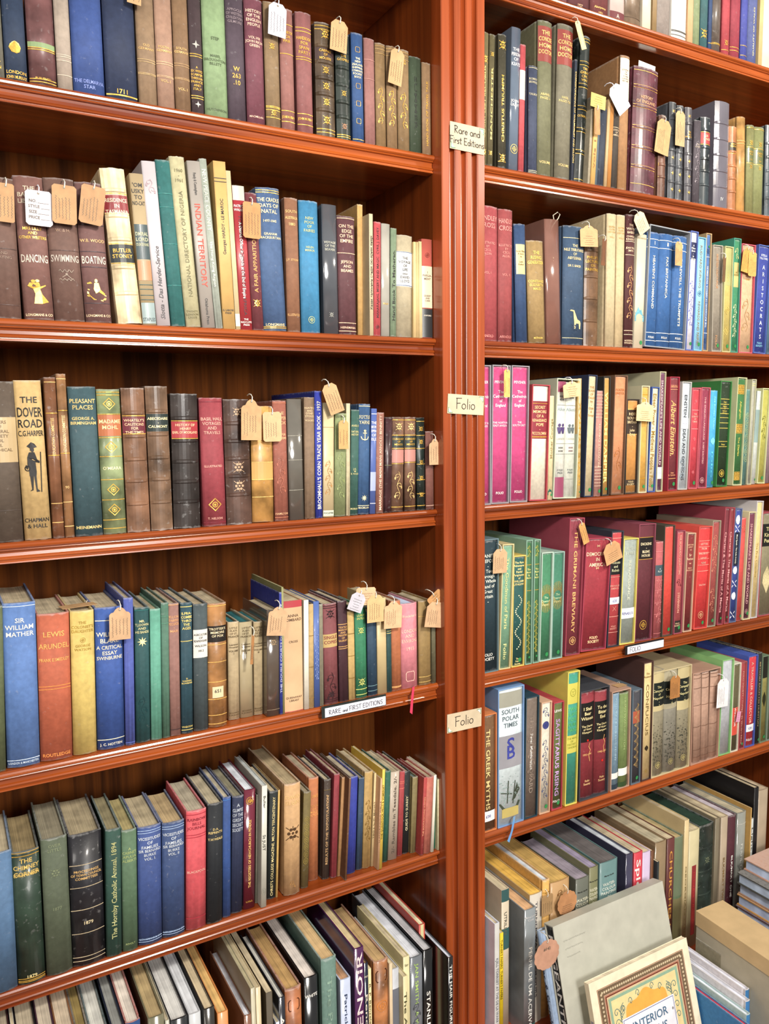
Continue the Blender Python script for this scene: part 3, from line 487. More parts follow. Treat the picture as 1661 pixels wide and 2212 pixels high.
DATA = r"""#A|L1|bottom|-.004|top left shelf|1
@0 0 .289
-60 38 - -70|c|5d5a4c|faded grey-olive book cut off by the picture edge|t .8 4 G NY/ON
45 210 - -60|c|22344f|navy cloth book with gilt shell emblem|o shell G .62 16;t .88 4.5 G LONDON/JOHN MURRAY
225 430 - -60|l|6b4444|mottled maroon leather book with green band at its top|b G .6 .62 .93 .96;L 7f9a62 .54 .6;t .91 3 G PUBLISHED
435 548 - -50|c|a09080|narrow grey-tan book with ribbed lines|b b8aa98 .64 .66 .7 .85
555 790 - -80|c|2c4a8c|thick bright blue book with faded lettering low on its spine|t .86 5 7f8fd0 THE DELMARVA/STAR
800 1035 - -90|c|23304f|thick dark navy book dated 1711 in gold|t .9 6.5 G 1711;b G .955 .96
1045 1180 - -60|c|8b6f50|ribbed tan book with worn corners, right of the one dated 1711|b b09468 .6 .62 .72 .73;t .46 3.5 d8b070 OLD/GERMANY
1185 1312 - -50|c|a07a62|pinkish tan ribbed book, middle of three ribbed tan volumes|b c09a78 .6 .62 .72 .73;t .46 3.5 d8b070 POSTHU/GERMANY;t .75 4 d8b070 VOL. I
1318 1432 - -50|c|80603f|darker brown ribbed book with a faint volume number|b a08058 .6 .62 .72 .73;t .46 3.5 d8b070 SOUTH/GERMANY;t .8 4 d8b070 VOL. I
1437 1530 - -40|c|3f2f33|dark brown book lettered A Scamper Through France and Italy|b G .5 .52 .85 .87;o diamond S .42 12;t .6 3.6 G A/SIX WEEKS/SCAMPER/THROUGH/FRANCE/AND/ITALY;o diamond S .92 10
1540 1715 - -60|c|7e9a6a|pale green book with small dark lettering|t .36 4.5 4a5a3a STEP/;t .5 4 4a5a3a MABEL/BROUGHTON/BILLETT;t .93 3.5 4a5a3a HUTCHINSON
@470 0 .289
85 220 - -25|c|4a3c48|dull purple-grey book with call number W 263|t .1 4 8a7a80 APROCLE/OF WESTERN/CIVILIZATION/GILMORE;t .56 7 e8b050 W/263/.10
228 362 - -8|c|713847|plum book lettered History of the English People|t .09 4.6 e8c0a8 HISTORY/OF THE/ENGLISH/PEOPLE/;t .3 4 e8c0a8 VOL.VIII/JOHN RICH/GREEN;t .93 3 e8c0a8 MACMILLAN
370 478 - 20|c|826844|tan book with gilt filigree foot and a white tag|o flower G .35 10;b G .83 .84 .86 .92;o flower G .88 10
485 585 - 70|c|8f5a52|dull rose book with gilt lines, slimmer of the pair|b G .13 .37;t .18 4.5 G HANDBOOK/FOR/PAIR;b G .84 .93;t .88 4 G JOHN MURRAY
605 722 - 97|c|8a504f|dull rose handbook with SPAIN on its spine|b G .13 .16 .37 .39;t .2 5 G HANDBOOK/FOR/SPAIN/PART I;b G .84 .93;t .87 4 G JOHN MURRAY
750 890 - 175|l|4c3a26|dark leather book covered in gilt tooling|r .2 .34 .48 .62 .76;L 3c2420 .21 .32;t .23 4 G CABINET/OF/MOLIERE;o flower G .1 14;o flower G .41 12;o flower G .55 12;o flower G .69 12;o flower G .85 14;b G .03 .06 .93 .96
900 1003 - 250|l|26302a|dark green leather book lettered The Gospels|r .17 .32 .48 .64 .78;L 1c2822 .18 .3;t .2 4 G THE/GOSPELS;o flower G .56 9;o flower b08060 .87 10;b G .95 .97
1015 1100 - 250|c|1f4a80|bright blue pocket book with gilt panels|o frame G .15 8;t .22 3.4 e8dcb0 THE/NEW/ZEALAND/SHIPPING/COMPANYS/POCKET/BOOK;o frame G .48 8;o frame G .64 8;o frame G .8 8;b G .97
1108 1185 - 290|c|94605a|small salmon-rose book without lettering|b a87870 .2 .38
1190 1265 - 325|c|86683c|tan book with gilt leaf scroll, leftmost of three|b 9a7a48 .03 .06 .1;o scroll G .6 60
1272 1350 - 347|c|83643c|tan book with gilt leaf scroll, its top behind a tag|b 9a7a48 .03 .06 .1;o scroll G .6 60
1355 1442 - 372|c|86693f|tan book with gilt leaf scroll, rightmost of three|b 9a7a48 .03 .06 .1;t .1 3 G VOL/AND;o scroll G .6 60
1440 1530 - 425|c|35452f|dark green book with black title marks, left of the travel talk handbook|v .2 .75 5 1c2418 SUMMER
1535 1607 - 470|c|8a6a45|brown book lettered Hand-Book of Travel Talk|^ .2 .9 4.5 G HAND-BOOK OF TRAVEL TALK
#B|L2|bottom|-.004|second left shelf|1
@0 320 .289
-60 165 -130 212|c|6b4c40|brown cloth book cut off by the left edge|t .52 4 8a7060 AND/PLAYING;b 4a3028 .1 .5 .9
190 410 75 205|c|7a5148|brown book lettered DANCING with a gilt dancer|t .07 6 c8b8a0 THE/BADMIN/LIBRARY;t .35 4.2 G MRS LILLY/AND/OTHER WRITERS;t .54 11 d0c4b4 DANCING;o dancer G .8 34;t .955 3.6 e0c8a0 LONGMANS & CO
415 640 320 225|c|6c4d42|brown book lettered SWIMMING|t .35 4.2 a08068 W. & H.;t .53 10 b8aca0 SWIMMING;o waves 8a7868 .67 20;b 4a3028 .3 .5
645 840 555 255|c|714c48|brown book lettered BOATING with a gilt rower|t .4 4.6 d8b078 W.B. WOOD;b 3c2a30 .3 .49 .6 .86;t .52 11 d0c4b4 BOATING;o boat G .76 30;t .94 3.6 e0c8a0 LONGMANS & CO
890 1070 745 150|l|dcc493|cream vellum book with red and black title labels|r .14 .3 .45 .63 .8;L 8e1f26 .17 .28;t .19 5.6 f0e0c0 RESIDENCE/IN/TASMANIA;L 1e2426 .485 .6;t .51 5.6 G BUTLER/STONEY;b G .16 .29 .48 .605
1070 1170 965 190|j|b09a70|mixed tan and green jacket book partly lettered Musky|t .06 6 K 'OM/USKY/TO/NO-CAT;L 2c4448 .33 .56;t .38 5.5 c8c8a0 DMIRAL/LORD/OUNTEVANS;L c88048 .57 .7;b 2a4a48 .73 .76 .8 .83;L 8aa0a0 .85 .99;t .95 5.4 2a3a3a STAPLES
1175 1275 1045 95|j|c4bcc0|pale mottled jacket book about Herder Service|^ .5 .95 6.5 3a3438 ~Slotta - Das Herder-Service;o scroll a08a90 .15 20
1285 1390 1160 85|c|1f6a68|plain teal cloth book|b 2c7c78 .2 .28 .5 .75
1395 1505 1255 60|c|b8b184|pale cream-green directory of Nigeria dated 1960|t .07 5 6a6440 1960/-/1961;^ .2 .82 6 6a6440 NATIONAL DIRECTORY OF NIGERIA;t .9 3.2 6a6440 TWENTY/LONDON/LAGOS
1515 1610 1395 95|j|a39b92|grey book lettered INDIAN TERRITORY in red|v .07 .2 4.5 K Ready & Cunningham;v .25 .75 9 c8402c INDIAN TERRITORY;v .82 .98 4.5 K Oklahoma Press
1615 1668 1480 75|c|9aa396|pale grey-green book lettered NEW PEACE COUNTY|v .06 .42 6.5 d0d4c4 NEW PEACE COUNTY;v .48 .75 4 e0e4d4 The Hong Kong Region
1670 1760 1590 98|p|c8a468|yellowed book lettered LE MAROC|^ .22 .55 5 K Georges HARDY - LE MAROC;b K .1 .12;t .88 3 K G. LAROSE/PARIS
@470 370 .289
138 172 60 -5|p|c9b890|narrow cream booklet left of the red Africa book|L d8ccb0 .9 .98
175 262 108 108|j|a8202c|red jacket book lettered INDEPENDENCE IN AFRICA|L b8b0a0 .0 .1;t .13 4 W PATRICK/WALKER;v .25 .78 5.5 W A District Officer in Uganda at the End of Empire;v .2 .9 5 3a1014 TOWARDS INDEPENDENCE IN AFRICA;t .92 3 W THE/RADCLIFFE/PRESS
265 350 205 160|c|6e2c34|maroon book lettered A FAIR APPARITION|^ .3 .72 6.5 d09a58 A FAIR APPARITION;o flower G .8 12
352 525 285 122|c|3d5c88|wide blue book lettered The Cradle Days of Natal|b G .02 .035 .97 .98;t .07 6.2 e8d8a8 THE CRADLE/DAYS OF/NATAL;t .22 4 e8d8a8 1497-1845;t .31 4 e8d8a8 GRAHAM/MACKEURTAN;t .945 4.4 e8d8a8 LONGMANS
528 625 490 195|c|8a5a3a|brown book lettered South Australia 1883|t .09 4.5 e0b070 SOUTH//AUSTRALIA//1883;t .45 3.5 e0b070 J.P. STOW;t .86 4 c89860 ILLUSTRATED
635 775 620 220|c|1f7fae|turquoise blue book with faint gilt title|t .12 4.6 b8c088 NEW/POOR/OF/FAIRIES;t .34 3.5 b8c088 HELEN/MIRROR;o circle c0c888 .9 12
800 908 780 248|g|4d5158|dark book in a clear plastic cover|t .28 4 b0b0a0 VOYAGE/OF THE/BEAVER;o flower a0a098 .85 8
915 1045 900 335|c|5c3238|dark plum book lettered On The Edge of the Empire|b e0b898 .02 .31 .9 .97;t .07 5.6 e8c0a0 ON THE/EDGE/OF THE/EMPIRE;t .37 5 e8c0a0 JEPSON/AND/BEAMES;t .93 3.6 e8c0a0 HEINEMANN
1050 1112 1045 248|c|c79a4c|plain mustard book set right of the plum one|y .02
1115 1165 1100 315|p|c4b696|narrow cream book with Cyrillic lettering|^ .18 .78 4.8 K Казак халкынын сэндiк ою-ернек енерi
1170 1222 1170 378|c|b93940|narrow red book lettered MAHARAJAHS, MISERY AND MAGIC|^ .05 .84 4.6 3a1418 MAHARAJAHS, MISERY AND MAGIC  CYRIL J. DAVEY;o circle 3a1418 .92 7
1225 1288 1225 392|g|a9a69a|silvery grey book in shiny plastic|t .7 3 G FOLD
1292 1337 1295 425|c|6f8466|green book lettered Hand Book to Matheran|^ .2 .85 5.5 K Hand Book To Matheran.
1342 1460 1342 478|c|a99c7c|grey-cream book with white label, The Voyage of Life|L d8d8d4 .16 .5;t .21 4.6 K THE/VOYAGE/OF/LIFE/ooo/DAVID/LLOYD;b 4a5a78 .165 .49
1463 1485 1463 528|p|d8bd88|thin yellowed pamphlet, first of three by the right end
1486 1508 1486 530|p|c8ae7c|thin yellowed pamphlet, middle of three by the right end
1509 1531 1509 525|p|dcc694|thin yellowed pamphlet, last of three by the right end
1533 1613 1533 508|g|b85040|red, cream and black banded Parliament book beside the upright|L d8c8a4 .27 .69;t .32 4 6a5a4a I/PARLIA-/MENT;t .56 3 6a5a4a GILBERT/AND/CARR;L 26282a .7 .99;t .76 2.8 d0c8b8 OXFORD;o circle 7a2a20 .16 9
#C|L3|bottom|-.004|third left shelf|1
@0 790 .289
-90 180 -170 115|c|57493c|dark taupe book with large cream paper label|L b89c68 .22 .5;t .24 4.5 6a5230 LATERS/OF/GENERAL/SOCIETY/VOL/VIL/GRAPHICAL;b 483a30 .8
190 390 85 108|c|c3a05c|worn tan book lettered The Dover Road with a walking man|t .1 9 K THE;t .165 14 K DOVER;t .24 12 K ROAD;t .31 8 K C.G.HARPER;o man K .54 72;t .86 6 K CHAPMAN/& HALL
400 485 318 85|l|7a4c2c|reddish leather education committee minutes, darker of the pair|b G .22 .48;^ .25 .48 4.4 e0b878 EDUCATION COMMITTEE;b d0a868 .03 .78 .9
490 560 412 60|l|96683a|tan leather education committee minutes, lighter of the pair|b G .22 .48;^ .25 .47 4.4 f0d098 EDUCATION COMMITTEE;b e0b878 .03 .78 .93;t .68 4 e0b878 90
570 775 497 155|c|33525a|slate teal book lettered PLEASANT PLACES|t .08 6.4 e8c880 PLEASANT/PLACES;t .2 4.6 e8c880 GEORGE A./BIRMINGHAM;t .93 4.6 e8c880 HEINEMANN
780 950 722 175|l|7d8c5e|pale green calf book with orange MADAME MOHL label|L b5622c .175 .32;t .205 6 f0d8a0 MADAME/MOHL;b G .02 .04 .17 .33 .46 .62 .76 .9 .96;t .53 4.6 f0e0b0 O'MEARA;o lozenge G .1 17;o lozenge G .395 17;o lozenge G .69 17;o lozenge G .83 17
960 1130 905 165|l|7a5439|brown calf book with red label, Cautions for the Times|r .17 .33 .49 .64 .8;L 6e2030 .2 .31;t .212 4.2 f0c8a0 WHATELY'S/CAUTIONS/FOR/THE TIMES;b G .19 .315
1138 1300 1092 152|l|6f523a|brown calf book with black label, ABECEDAIRE|r .17 .33 .49 .64 .8;L 22302e .19 .31;t .212 4.2 f0e0b0 ABECEDAIRE/-/CAUMONT
1308 1505 1277 210|l|2b2320|black leather book with bright red label|r .18 .345 .5 .65 .8;L a81c28 .205 .325;t .22 4 f0c8a0 HISTORY OF/HENRY/EARL OF MOORLAND;b G .2 .33
@470 790 .307
-92 68 -135 225|c|96303c|red book lettered VOYAGES AND TRAVELS|t .15 5 e0a898 BASIL HALL/VOYAGES/AND/TRAVELS;t .52 3.5 e0a898 ILLUSTRATED;o lozenge G .83 20;t .93 3.6 e0a898 T. NELSON;b 7a2030 .03 .97
75 250 50 235|l|4d3429|dark brown leather book with raised bands and a large tag|r .19 .33 .47 .61 .76;o flower c0a080 .54 18;o flower c0a080 .69 18;o flower c0a080 .1 14
252 403 238 285|l|c48e36|golden mottled calf book behind two tags|b e8c070 .1 .3 .48 .63 .78;L d09a40 .48 .63
408 503 370 245|c|96503c|rust red book with embossed pattern|t .09 5.5 d8a880 THE/COPPER/BOOK;t .27 4 d8a880 HOPPER/OF POEMS;o scroll a86450 .62 60;t .93 3.4 d8a880 HAMILTON;b b06c50 .02 .97
512 612 497 235|g|605c54|dark grey woven book in a plastic cover|b 8a867a .3 .5 .75
618 690 610 222|c|80664c|brown-grey book with small faded lettering|t .08 3.2 d0b890 HUNTERS/AND/OTHER/STORIES//W.H.BEE
692 742 683 178|c|1c2fa0|tall bright blue Corn Trade Year Book 1937|^ .08 .93 6.6 e8e4d0 BROOMHALL'S CORN TRADE YEAR BOOK - 1937;d .2
745 825 745 262|j|cfba88|cream book with a brown water stain|o scroll a87c48 .65 60;L c4ccb4 .94 .99;t .955 3.2 3a3a30 POCLETEK;b a89468 .21
818 905 825 335|c|7f8c58|olive green book with floral cloth and a tag|t .02 4 5a6440 GREENERY;o scroll 93a068 .6 80;y -.006
907 935 885 265|c|c0b48c|narrow cream book behind the olive floral one
932 990 942 310|c|2c5a50|dark teal Natural History book|t .14 3.6 c8c088 ANGLO/-/NATURAL/HISTORY;t .55 3 c8c088 J.G./W/B. WOOD;t .93 3.2 c8c088 MURRAY
990 1070 985 270|c|25507e|blue book lettered YARNS with gilt anchor|t .1 6.4 d8d0a8 FO'C'S'LE/YARNS;o anchor d8d0a8 .28 18;o star d8d0a8 .85 12;t .93 3.4 d8d0a8 MACMILLAN;b d8d0a8 .02 .92
1072 1110 1083 302|j|4560a8|blue and white jacket book beside the one lettered YARNS|t .12 5 e8e8f0 THE/BOOK/EPIPH/OF/ISLE;L 9aa8cc .6 .78;b e8e8f0 .05 .9
1115 1170 1113 330|c|935c4a|mauve-brown novel lettered MARRIAGE|^ .03 .97 4.8 e0c0a8 MARRIAGE (THE MAIN MAN) ARNOLD BENNETT
1174 1225 1185 365|l|3e2226|dark maroon quarter book, left of the two volumes on Mexico|b 6a6a48 .5
1228 1312 1228 362|l|6c4c38|gilt tooled Mexico volume with pink patch, left of the pair|L 222e2a .2 .32;t .22 3.4 G CONQUEST/OF/MEXICO;L b8786c .345 .48;o flower d8b878 .1 14;o scroll d8b878 .72 50;b G .03 .19 .33 .49 .95
1322 1400 1322 362|l|6c4c38|gilt tooled Mexico volume with pink patch, right of the pair|L 222e2a .2 .32;t .22 3.4 G CONQUEST/OF/MEXICO;L b8786c .345 .47;o flower d8b878 .1 14;o scroll d8b878 .72 50;b G .03 .19 .33 .48 .95
1408 1465 1408 365|l|1e2a26|narrow black leather book with gilt flower panels|b G .04 .19 .33 .5 .67 .82 .95;o flower G .12 9;o flower G .26 9;o flower G .48 9;o flower G .65 9;o flower G .83 9
1470 1528 1468 462|c|7a483c|short plum book at the end with a hanging tag|b d8b098 .95
#D|L4|bottom|-.006|fourth left shelf|1
@0 1230 .301
-90 45 -120 270|c|56613c|olive green book cut off by the left edge
55 290 5 245|c|4a74b4|tall sky blue book with a three-line knight title|t .09 7 e8e8e0 SIR/WILLIAM/MATHER;b c8d8e8 .02 .955;t .965 3.4 c8d8e8 LONDON & MANCHESTER
295 525 262 320|c|b5532c|burnt orange book with faded gilt title, frayed top|t .12 8 e8a860 LEWIS/;t .2 8 e8a860 ARUNDEL;t .3 5 e8a860 FRANK E.SMEDLEY;b d88848 .49 .51;t .95 5 d88848 ROUTLEDGE
530 698 503 300|c|cdb04c|mustard yellow book under a flat tag|t .07 4.5 a88838 THE/COLONIST'S/DAUGHTER;o circle a88838 .2 8;t .23 4 a88838 GEORGE/WATSON
705 900 680 275|c|274f9c|royal blue critical essay book with scalloped tag|b e8e0c0 .09 .93;t .17 7 e8e0c8 WILLIAM/BLAKE;t .265 6 e8e0c8 A CRITICAL/ESSAY;t .34 5.4 e8e0c8 SWINBURNE;t .955 4 e8e0c8 J. C. HOTTEN
903 972 885 205|c|4254a8|narrow periwinkle blue cloth book|b 5a6cb8 .98
980 1083 965 275|c|14494c|dark teal book with gilt triangular emblem|t .09 4 e0d8a0 MR./T.J.DOWN/AND/HIS BANDS;o star e0d8a0 .25 16;o scroll 0c3438 .75 40;b 2a6a68 .02
1088 1165 1075 285|c|4f9c84|light jade green book
1168 1222 1155 240|c|44705c|narrow muted green book behind the jade one|b 5a8a74 .1 .15
1226 1300 1208 245|c|8e6258|dusty mauve Parish Records book|t .09 4 d8a070 ELLON/PARISH/RECORDS/-/MAIR;b 3a2a2a .95;b d8a070 .01
1305 1388 1295 240|c|1b4452|dark blue-green book lettered THRO THE AGES|t .07 4.2 e8d078 ILFRA-/COMBE/THRO/THE/AGES;b e8d078 .03 .29 .97;t .57 2.6 e8d078 D./WARREN/BOWRING;t .94 3 e8d078 WHEATON
1395 1497 1387 250|c|3c4a4e|charcoal book with long white label, Agriculture|L e0dcd0 .2 .42;t .23 3.6 K AGRICULTURE/OF/RENFREWSHIRE//WILSON//1812
1502 1635 1492 245|l|a06c30|brown calf book with black label and number 651 sticker|L 221c18 .18 .31;t .195 4 e8d8b0 TROTTER'S/MEMOIRS/OF FOX;b e0b060 .02 .33 .47 .63 .77 .9 .97;L dcc898 .67 .76 .6;t .69 6 2a2a2a 651
@480 1200 .301
48 128 40 478|c|b09a70|small tan plays volume, leftmost of three in glassine|w 2a6a70;t .05 3.4 5a4a30 LITTLE/PLAYS/OF ST./FRANCIS;t .22 3 5a4a30 Laurence/Housman//VOLUME/I;t .92 2.6 5a4a30 SIDGWICK/& JACKSON;y .012
133 225 122 478|g|b0a078|small tan plays volume, middle of three in glassine|w 2a6a70;t .05 3.4 5a4a30 LITTLE/PLAYS/OF ST./FRANCIS;t .22 3 5a4a30 Laurence/Housman//VOLUME/II;t .92 2.6 5a4a30 SIDGWICK/& JACKSON;y .012
230 305 226 475|c|aa9468|small tan plays volume, rightmost of three in glassine|w 2a6a70;t .05 3.4 5a4a30 LITTLE/PLAYS/OF ST./FRANCIS;t .22 3 5a4a30 Laurence/Housman//VOLUME/III;t .92 2.6 5a4a30 SIDGWICK/& JACKSON;y .012
315 415 312 395|g|5a4e44|dark grey-brown striped book behind a tag|o flower a08868 .3 12;b 7a6a58 .94
415 435 395 265|c|1c2f94|thin bright blue book standing taller than its neighbours|^ .1 .82 4 c8c8e0 THE DOUBLE COURTS OF DISCUSSION
437 448 - 225|p|8c8c60|tall grey-green card folder rising behind the thin bright blue book
451 585 437 325|j|c79c6c|tan jacket book with a pinkish red inner cover showing|L b8303c .0 .09;L d0a878 .06 1;t .12 5 4a3424 ANNA/LOMBARD;t .355 4 4a3424 CROSS;t .86 3.6 4a3424 QUEENSWAY/LIBRARY;b b8303c .995
590 623 585 320|p|e0dccc|thin white booklet right of the tan jacket book
626 660 622 350|c|b89858|thin gold-tan book|b 8a6c38 .3 .6 .9
662 702 648 330|j|4060a8|narrow blue marbled book|o scroll 8a9cd0 .5 90
703 730 695 350|c|79735c|thin grey-green cloth book
740 840 730 345|c|7d3c40|plum book with black ornament and cream title patch|b 2a1418 .02 .04 .95 .97;o flower 2a1418 .1 16;L c0a058 .3 .43;t .315 6 7a3038 SINGLE/COPIES;o scroll 2a1418 .82 50;o star 2a1418 .9 16
845 910 833 325|c|42202a|dark maroon Textile Manufactures book|t .25 3.4 d8a868 TEXTILE/MANUFACTURES/AND/INDUSTRIES/OF/SALISBURY;b d8a868 .23 .45 .47
912 960 905 400|c|bc9a50|yellow-tan book with dark lines right of the maroon one|b 7a5c28 .25 .5 .75
965 1045 952 375|c|1c7850|emerald green book with gilt sprays|t .07 4 d8d878 LUSUS/INTUS;o flower d8d878 .25 12;o flower d8d878 .82 14;b d8d878 .9 .96
1050 1118 1045 400|c|1c3c54|navy cloth book below the middle tags|b 6a8a90 .88 .94
1118 1185 1112 305|j|c8b078|cream spine book beside the emerald one's navy neighbour|b a89058 .2
1187 1220 1180 450|c|1c4444|thin dark teal book|b e0d080 .17 .2
1222 1290 1215 325|c|b0602c|orange-brown book beneath a tag|t .25 3 e8b070 OF HIS/KINGDOMS;b e8b070 .95 .96
1293 1410 1282 345|c|d07480|bright pink guide with a ribbon hanging below|t .13 5 f0b8a8 Baedeker's//;t .3 6.6 f0b8a8 LONDON/AND/ENVIRONS//1915;o frame f0b8a8 .86 18;w b8c8e0
1418 1505 1412 325|c|96783c|speckled tan-gold book near the right upright|b c8a860 .18 .9 .96
1507 1545 1500 345|c|5f5a3e|narrow olive-grey book against the right upright
#E|L5|bottom|-.012|fifth left shelf|1
@0 1660 .301
-110 130 -165 620|c|456c94|large grey-blue cloth book cut off by the left edge
135 330 75 600|l|24382c|dark green leather book lettered The Chimney Corner|b G .005 .03 .955 .97 .98;t .05 7 d8b868 THE/CHIMNEY/CORNER;t .16 5 d8b868 EDWIN WAUGH;t .93 5.5 d8c890 1879;w 8a7a58
340 525 290 505|c|4f5a44|worn grey-green book between two dark ones|t .04 5 7a8468 OVER/LITTLE;o flower 7a8468 .25 14;t .5 5 7a8468 1877;w 86806c
528 762 487 470|l|1c1c22|wide black leather book dated 1879|b b8a88a .23 .4 .57 .75 .93 .96;t .27 4 d8b070 PROCEEDINGS/OF TOWN COUNCIL/COMMITTEES;t .66 5.5 d8c8a0 1879;w a09478
768 878 757 440|c|1f473c|dark green Catholic Annual of 1894|^ .1 .86 8 b8b880 The Hornby Catholic Annual, 1894;w 8a8264
885 992 872 445|c|4b6a4c|smaller sage green book|t .14 4.5 9aa870 A/CABINET/APULIA/ALBERTI;t .93 3 9aa870 REVOLT;w a09468
1000 1168 988 420|c|2c4684|blue Families book marked VOL. I|b 9ab0d0 .03 .05 .95 .97;t .085 5 c8d0d8 VICISSITUDES/OF/FAMILIES;t .19 4.6 c8d0d8 SIR BERNARD/BURKE/VOL. I.;t .94 3.2 9ab0d0 LONGMANS & CO;w a89c80
1172 1330 1165 390|c|2b4474|blue Families book marked VOL. II|b 9ab0d0 .03 .05 .95 .97;t .085 5 c8d0d8 VICISSITUDES/OF/FAMILIES;t .19 4.6 c8d0d8 SIR BERNARD/BURKE/VOL. II;t .94 3.2 9ab0d0 LONGMANS & CO;w a89470
1340 1482 1340 305|c|d2404c|bright coral red cloth book, Journal|b a83040 .03 .2 .22 .9;t .06 5 8a2838 RAINBOW/BILLS/JOURNAL;t .5 4 f0b8a8 BLACKPOOL;w a8a08c
1488 1598 1493 255|c|151b22|plain black reprints book|t .2 4 e0c888 D.A./REPRINTS/-/T.W.WEALE;w b0a68c
@480 1600 .313
5 60 5 392|c|1e4688|narrow deep blue book right of the black reprints one|b 4a78b8 .02;w b8b098;y -.006
62 140 72 385|c|1a2546|navy book lettered Glimpse of the Great Secret Society|t .06 6 b8c0cc A/GLIMPSE/OF THE/GREAT/SECRET/SOCIETY;w 8a8670;y -.004
148 225 152 340|g|6e1430|deep maroon parish registers book numbered 154|o ring G .09 14;t .082 5 G 154;^ .25 .82 4.6 e8c070 THE REGISTERS OF NEWCHURCH IN PENDLE;t .93 3 G L.P.R.S.;w d8e0e8;y -.003
228 244 236 372|c|6f6c5c|thin grey book squeezed right of the maroon registers|y .006
246 305 250 315|j|c8c8ba|white book lettered St JUST with a knot emblem|v .08 .18 4 4a4a44 Buller;v .4 .53 5 4a4a44 St JUST;o ring 8a8a80 .87 14;w b8c0c0
308 368 328 352|c|17201f|black Milton Tercentenary magazine book|^ .05 .97 4.8 d8c890 CHRIST'S COLLEGE MAGAZINE. MILTON TERCENTENARY;y .004
371 381 388 340|c|c8a040|thin mustard booklet beside the black magazine|y .004
430 540 433 300|c|c0945c|thick beige book with black flower emblem|t .1 7 d8b078 DAVID/ELGIN;o flower 4a3420 .44 26;o scroll a87c48 .9 12;w a89878;y -.004;d .19
545 595 565 355|c|6c5c28|olive ornate book with ring pattern|o rings a08c48 .5 90;y .004
598 665 600 258|c|b8682c|warm orange-brown book lettered LIME|t .16 6 e0a060 LIME/-;t .26 4 e0a060 TRICAL/OR/MIND/FICTION;y .018;w a89c84
692 740 705 270|c|3b2c20|dark brown book on Expostulation|^ .15 .85 4.6 d0a878 RESULTS OF THE 'EXPOSTULATION';y .01;b 6a5838 .1
752 790 775 230|c|8a2430|thin crimson speckled book|y .006
795 830 828 250|c|a87840|thin tan book with hinge line right of the crimson one|y .006
832 850 850 262|c|6a4424|very thin brown book
852 922 870 252|c|1d2f94|vivid cobalt blue cloth book|y .002;w a89e88
925 965 945 258|c|26405c|narrow worn dark blue book|y .006
968 1025 985 215|c|b08c44|yellow mottled board book|o scroll 7a5c28 .5 80;y .004
1028 1055 1050 222|p|d0ba8c|thin cream pamphlet lettered C. McNAT|^ .3 .7 3.6 6a5a3a TEO J. L. C. McNAT;y .004
1057 1079 1080 262|p|c8a07c|thin pinkish pamphlet on Wells|^ .25 .7 3.4 6a4a3a LLANDRINDOD WELLS
1081 1102 1096 200|p|d8b850|thin yellow pamphlet, The Quantock Hills|^ .15 .7 4 5a4a18 THE QUANTOCK HILLS & SOMERSET
1104 1142 1128 210|c|1c5c48|narrow bright green book right of the yellow pamphlet|y .004
1145 1205 1165 215|j|b0a08c|grey-cream book lettered Rambles in Teesdale|^ .05 .93 6 5a5048 2/- Rambles in Teesdale. 2/-;y .004
1208 1243 1228 212|c|a02c30|narrow red book left of the black guide|b d87868 .12 .14 .2;y .008
1245 1292 1258 212|c|14191a|black Guide to Surrey|^ .3 .72 5 d0c8a0 GUIDE TO SURREY;y .01
1295 1350 1312 250|c|7a6c3c|olive and teal-grey book with worn corners|y .004;w 6a8080
1352 1392 1380 255|c|a8302c|narrow red book with faint gilt title|^ .25 .75 3.6 d89878 THE SOUTH DOWNS WATERS
1396 1444 1405 255|c|b8604c|salmon cloth book near the right end
1447 1464 1452 240|p|e4e0d0|thin tall white book near the right end
1466 1497 1468 292|c|1c7858|short emerald book near the right end|y -.004
1500 1523 1500 262|c|c8be90|narrow cream book last in the row
#F|L6|top|-.07|bottom left shelf|1
@0 1900 .301
-120 -60 - 1230|j|b8a88c|cream-paged book at the far lower left corner|w b8ac98
-55 95 - 1290|j|3a1c20|maroon jacket book near the lower left corner|w a89c88
100 128 - 1240|p|d0ccc0|thin white booklet near the lower left corner
135 290 - 1250|g|1c1c20|black jacket book with thick cream pages at lower left|w b8ac94
295 420 - 1215|j|4a2c3c|dull purple board book at lower left|w c4b8a4
425 560 - 1190|j|8c5c34|brown-edged book at lower left|w c4b49c
565 660 - 1175|c|5c4c28|olive-brown book, left of the teal boards|w 8a7848
665 795 - 1150|c|1c4a4c|teal boards around white pages at lower left|w c8c8c0
800 895 - 1060|g|182438|deep navy book left of the red-edged one|w 8a8c88
900 1008 - 1022|c|a8402c|blue spine book with rusty red edges|w d8d0c4;L 20508c 0 1
1060 1180 - 985|g|6f6c50|thick book in shiny olive jacket|w a8946c
1185 1215 - 1010|j|a8a894|thin grey-green jacket book
1220 1350 - 1000|g|202428|black jacket book with wide white page block|w c4c4c0
1355 1440 - 960|j|b0b4b8|pale jacket book left of the black one|w c8ccd0
1460 1540 - 925|g|2b2824|glossy black book left of the orange one|w c0b090
1560 1637 - 952|j|d88020|bright orange book on the bottom shelf|w c8a468
@480 1860 .313
150 218 - 1062|g|8a5a40|book with brown photographic jacket and white pages|w c8ccd4
178 226 - 880|j|b0a888|grey-cream stack of thin sheets in a cover|w a8a080
229 264 - 872|j|c8b488|narrow cream jacket book|w b0a484
300 345 - 905|p|4a4030|thin dark worn booklet
370 408 - 1108|p|c4cce0|thin bluish white booklet standing forward
375 432 - 945|g|202430|black jacket book lettered AN with white pages|v .12 .4 9 W ART OF;w c4c4bc
437 550 - 880|l|a8602c|tan leather book with tooled panels|o frame 4a2414 .1 20;o ring d89858 .26 20;w a88858
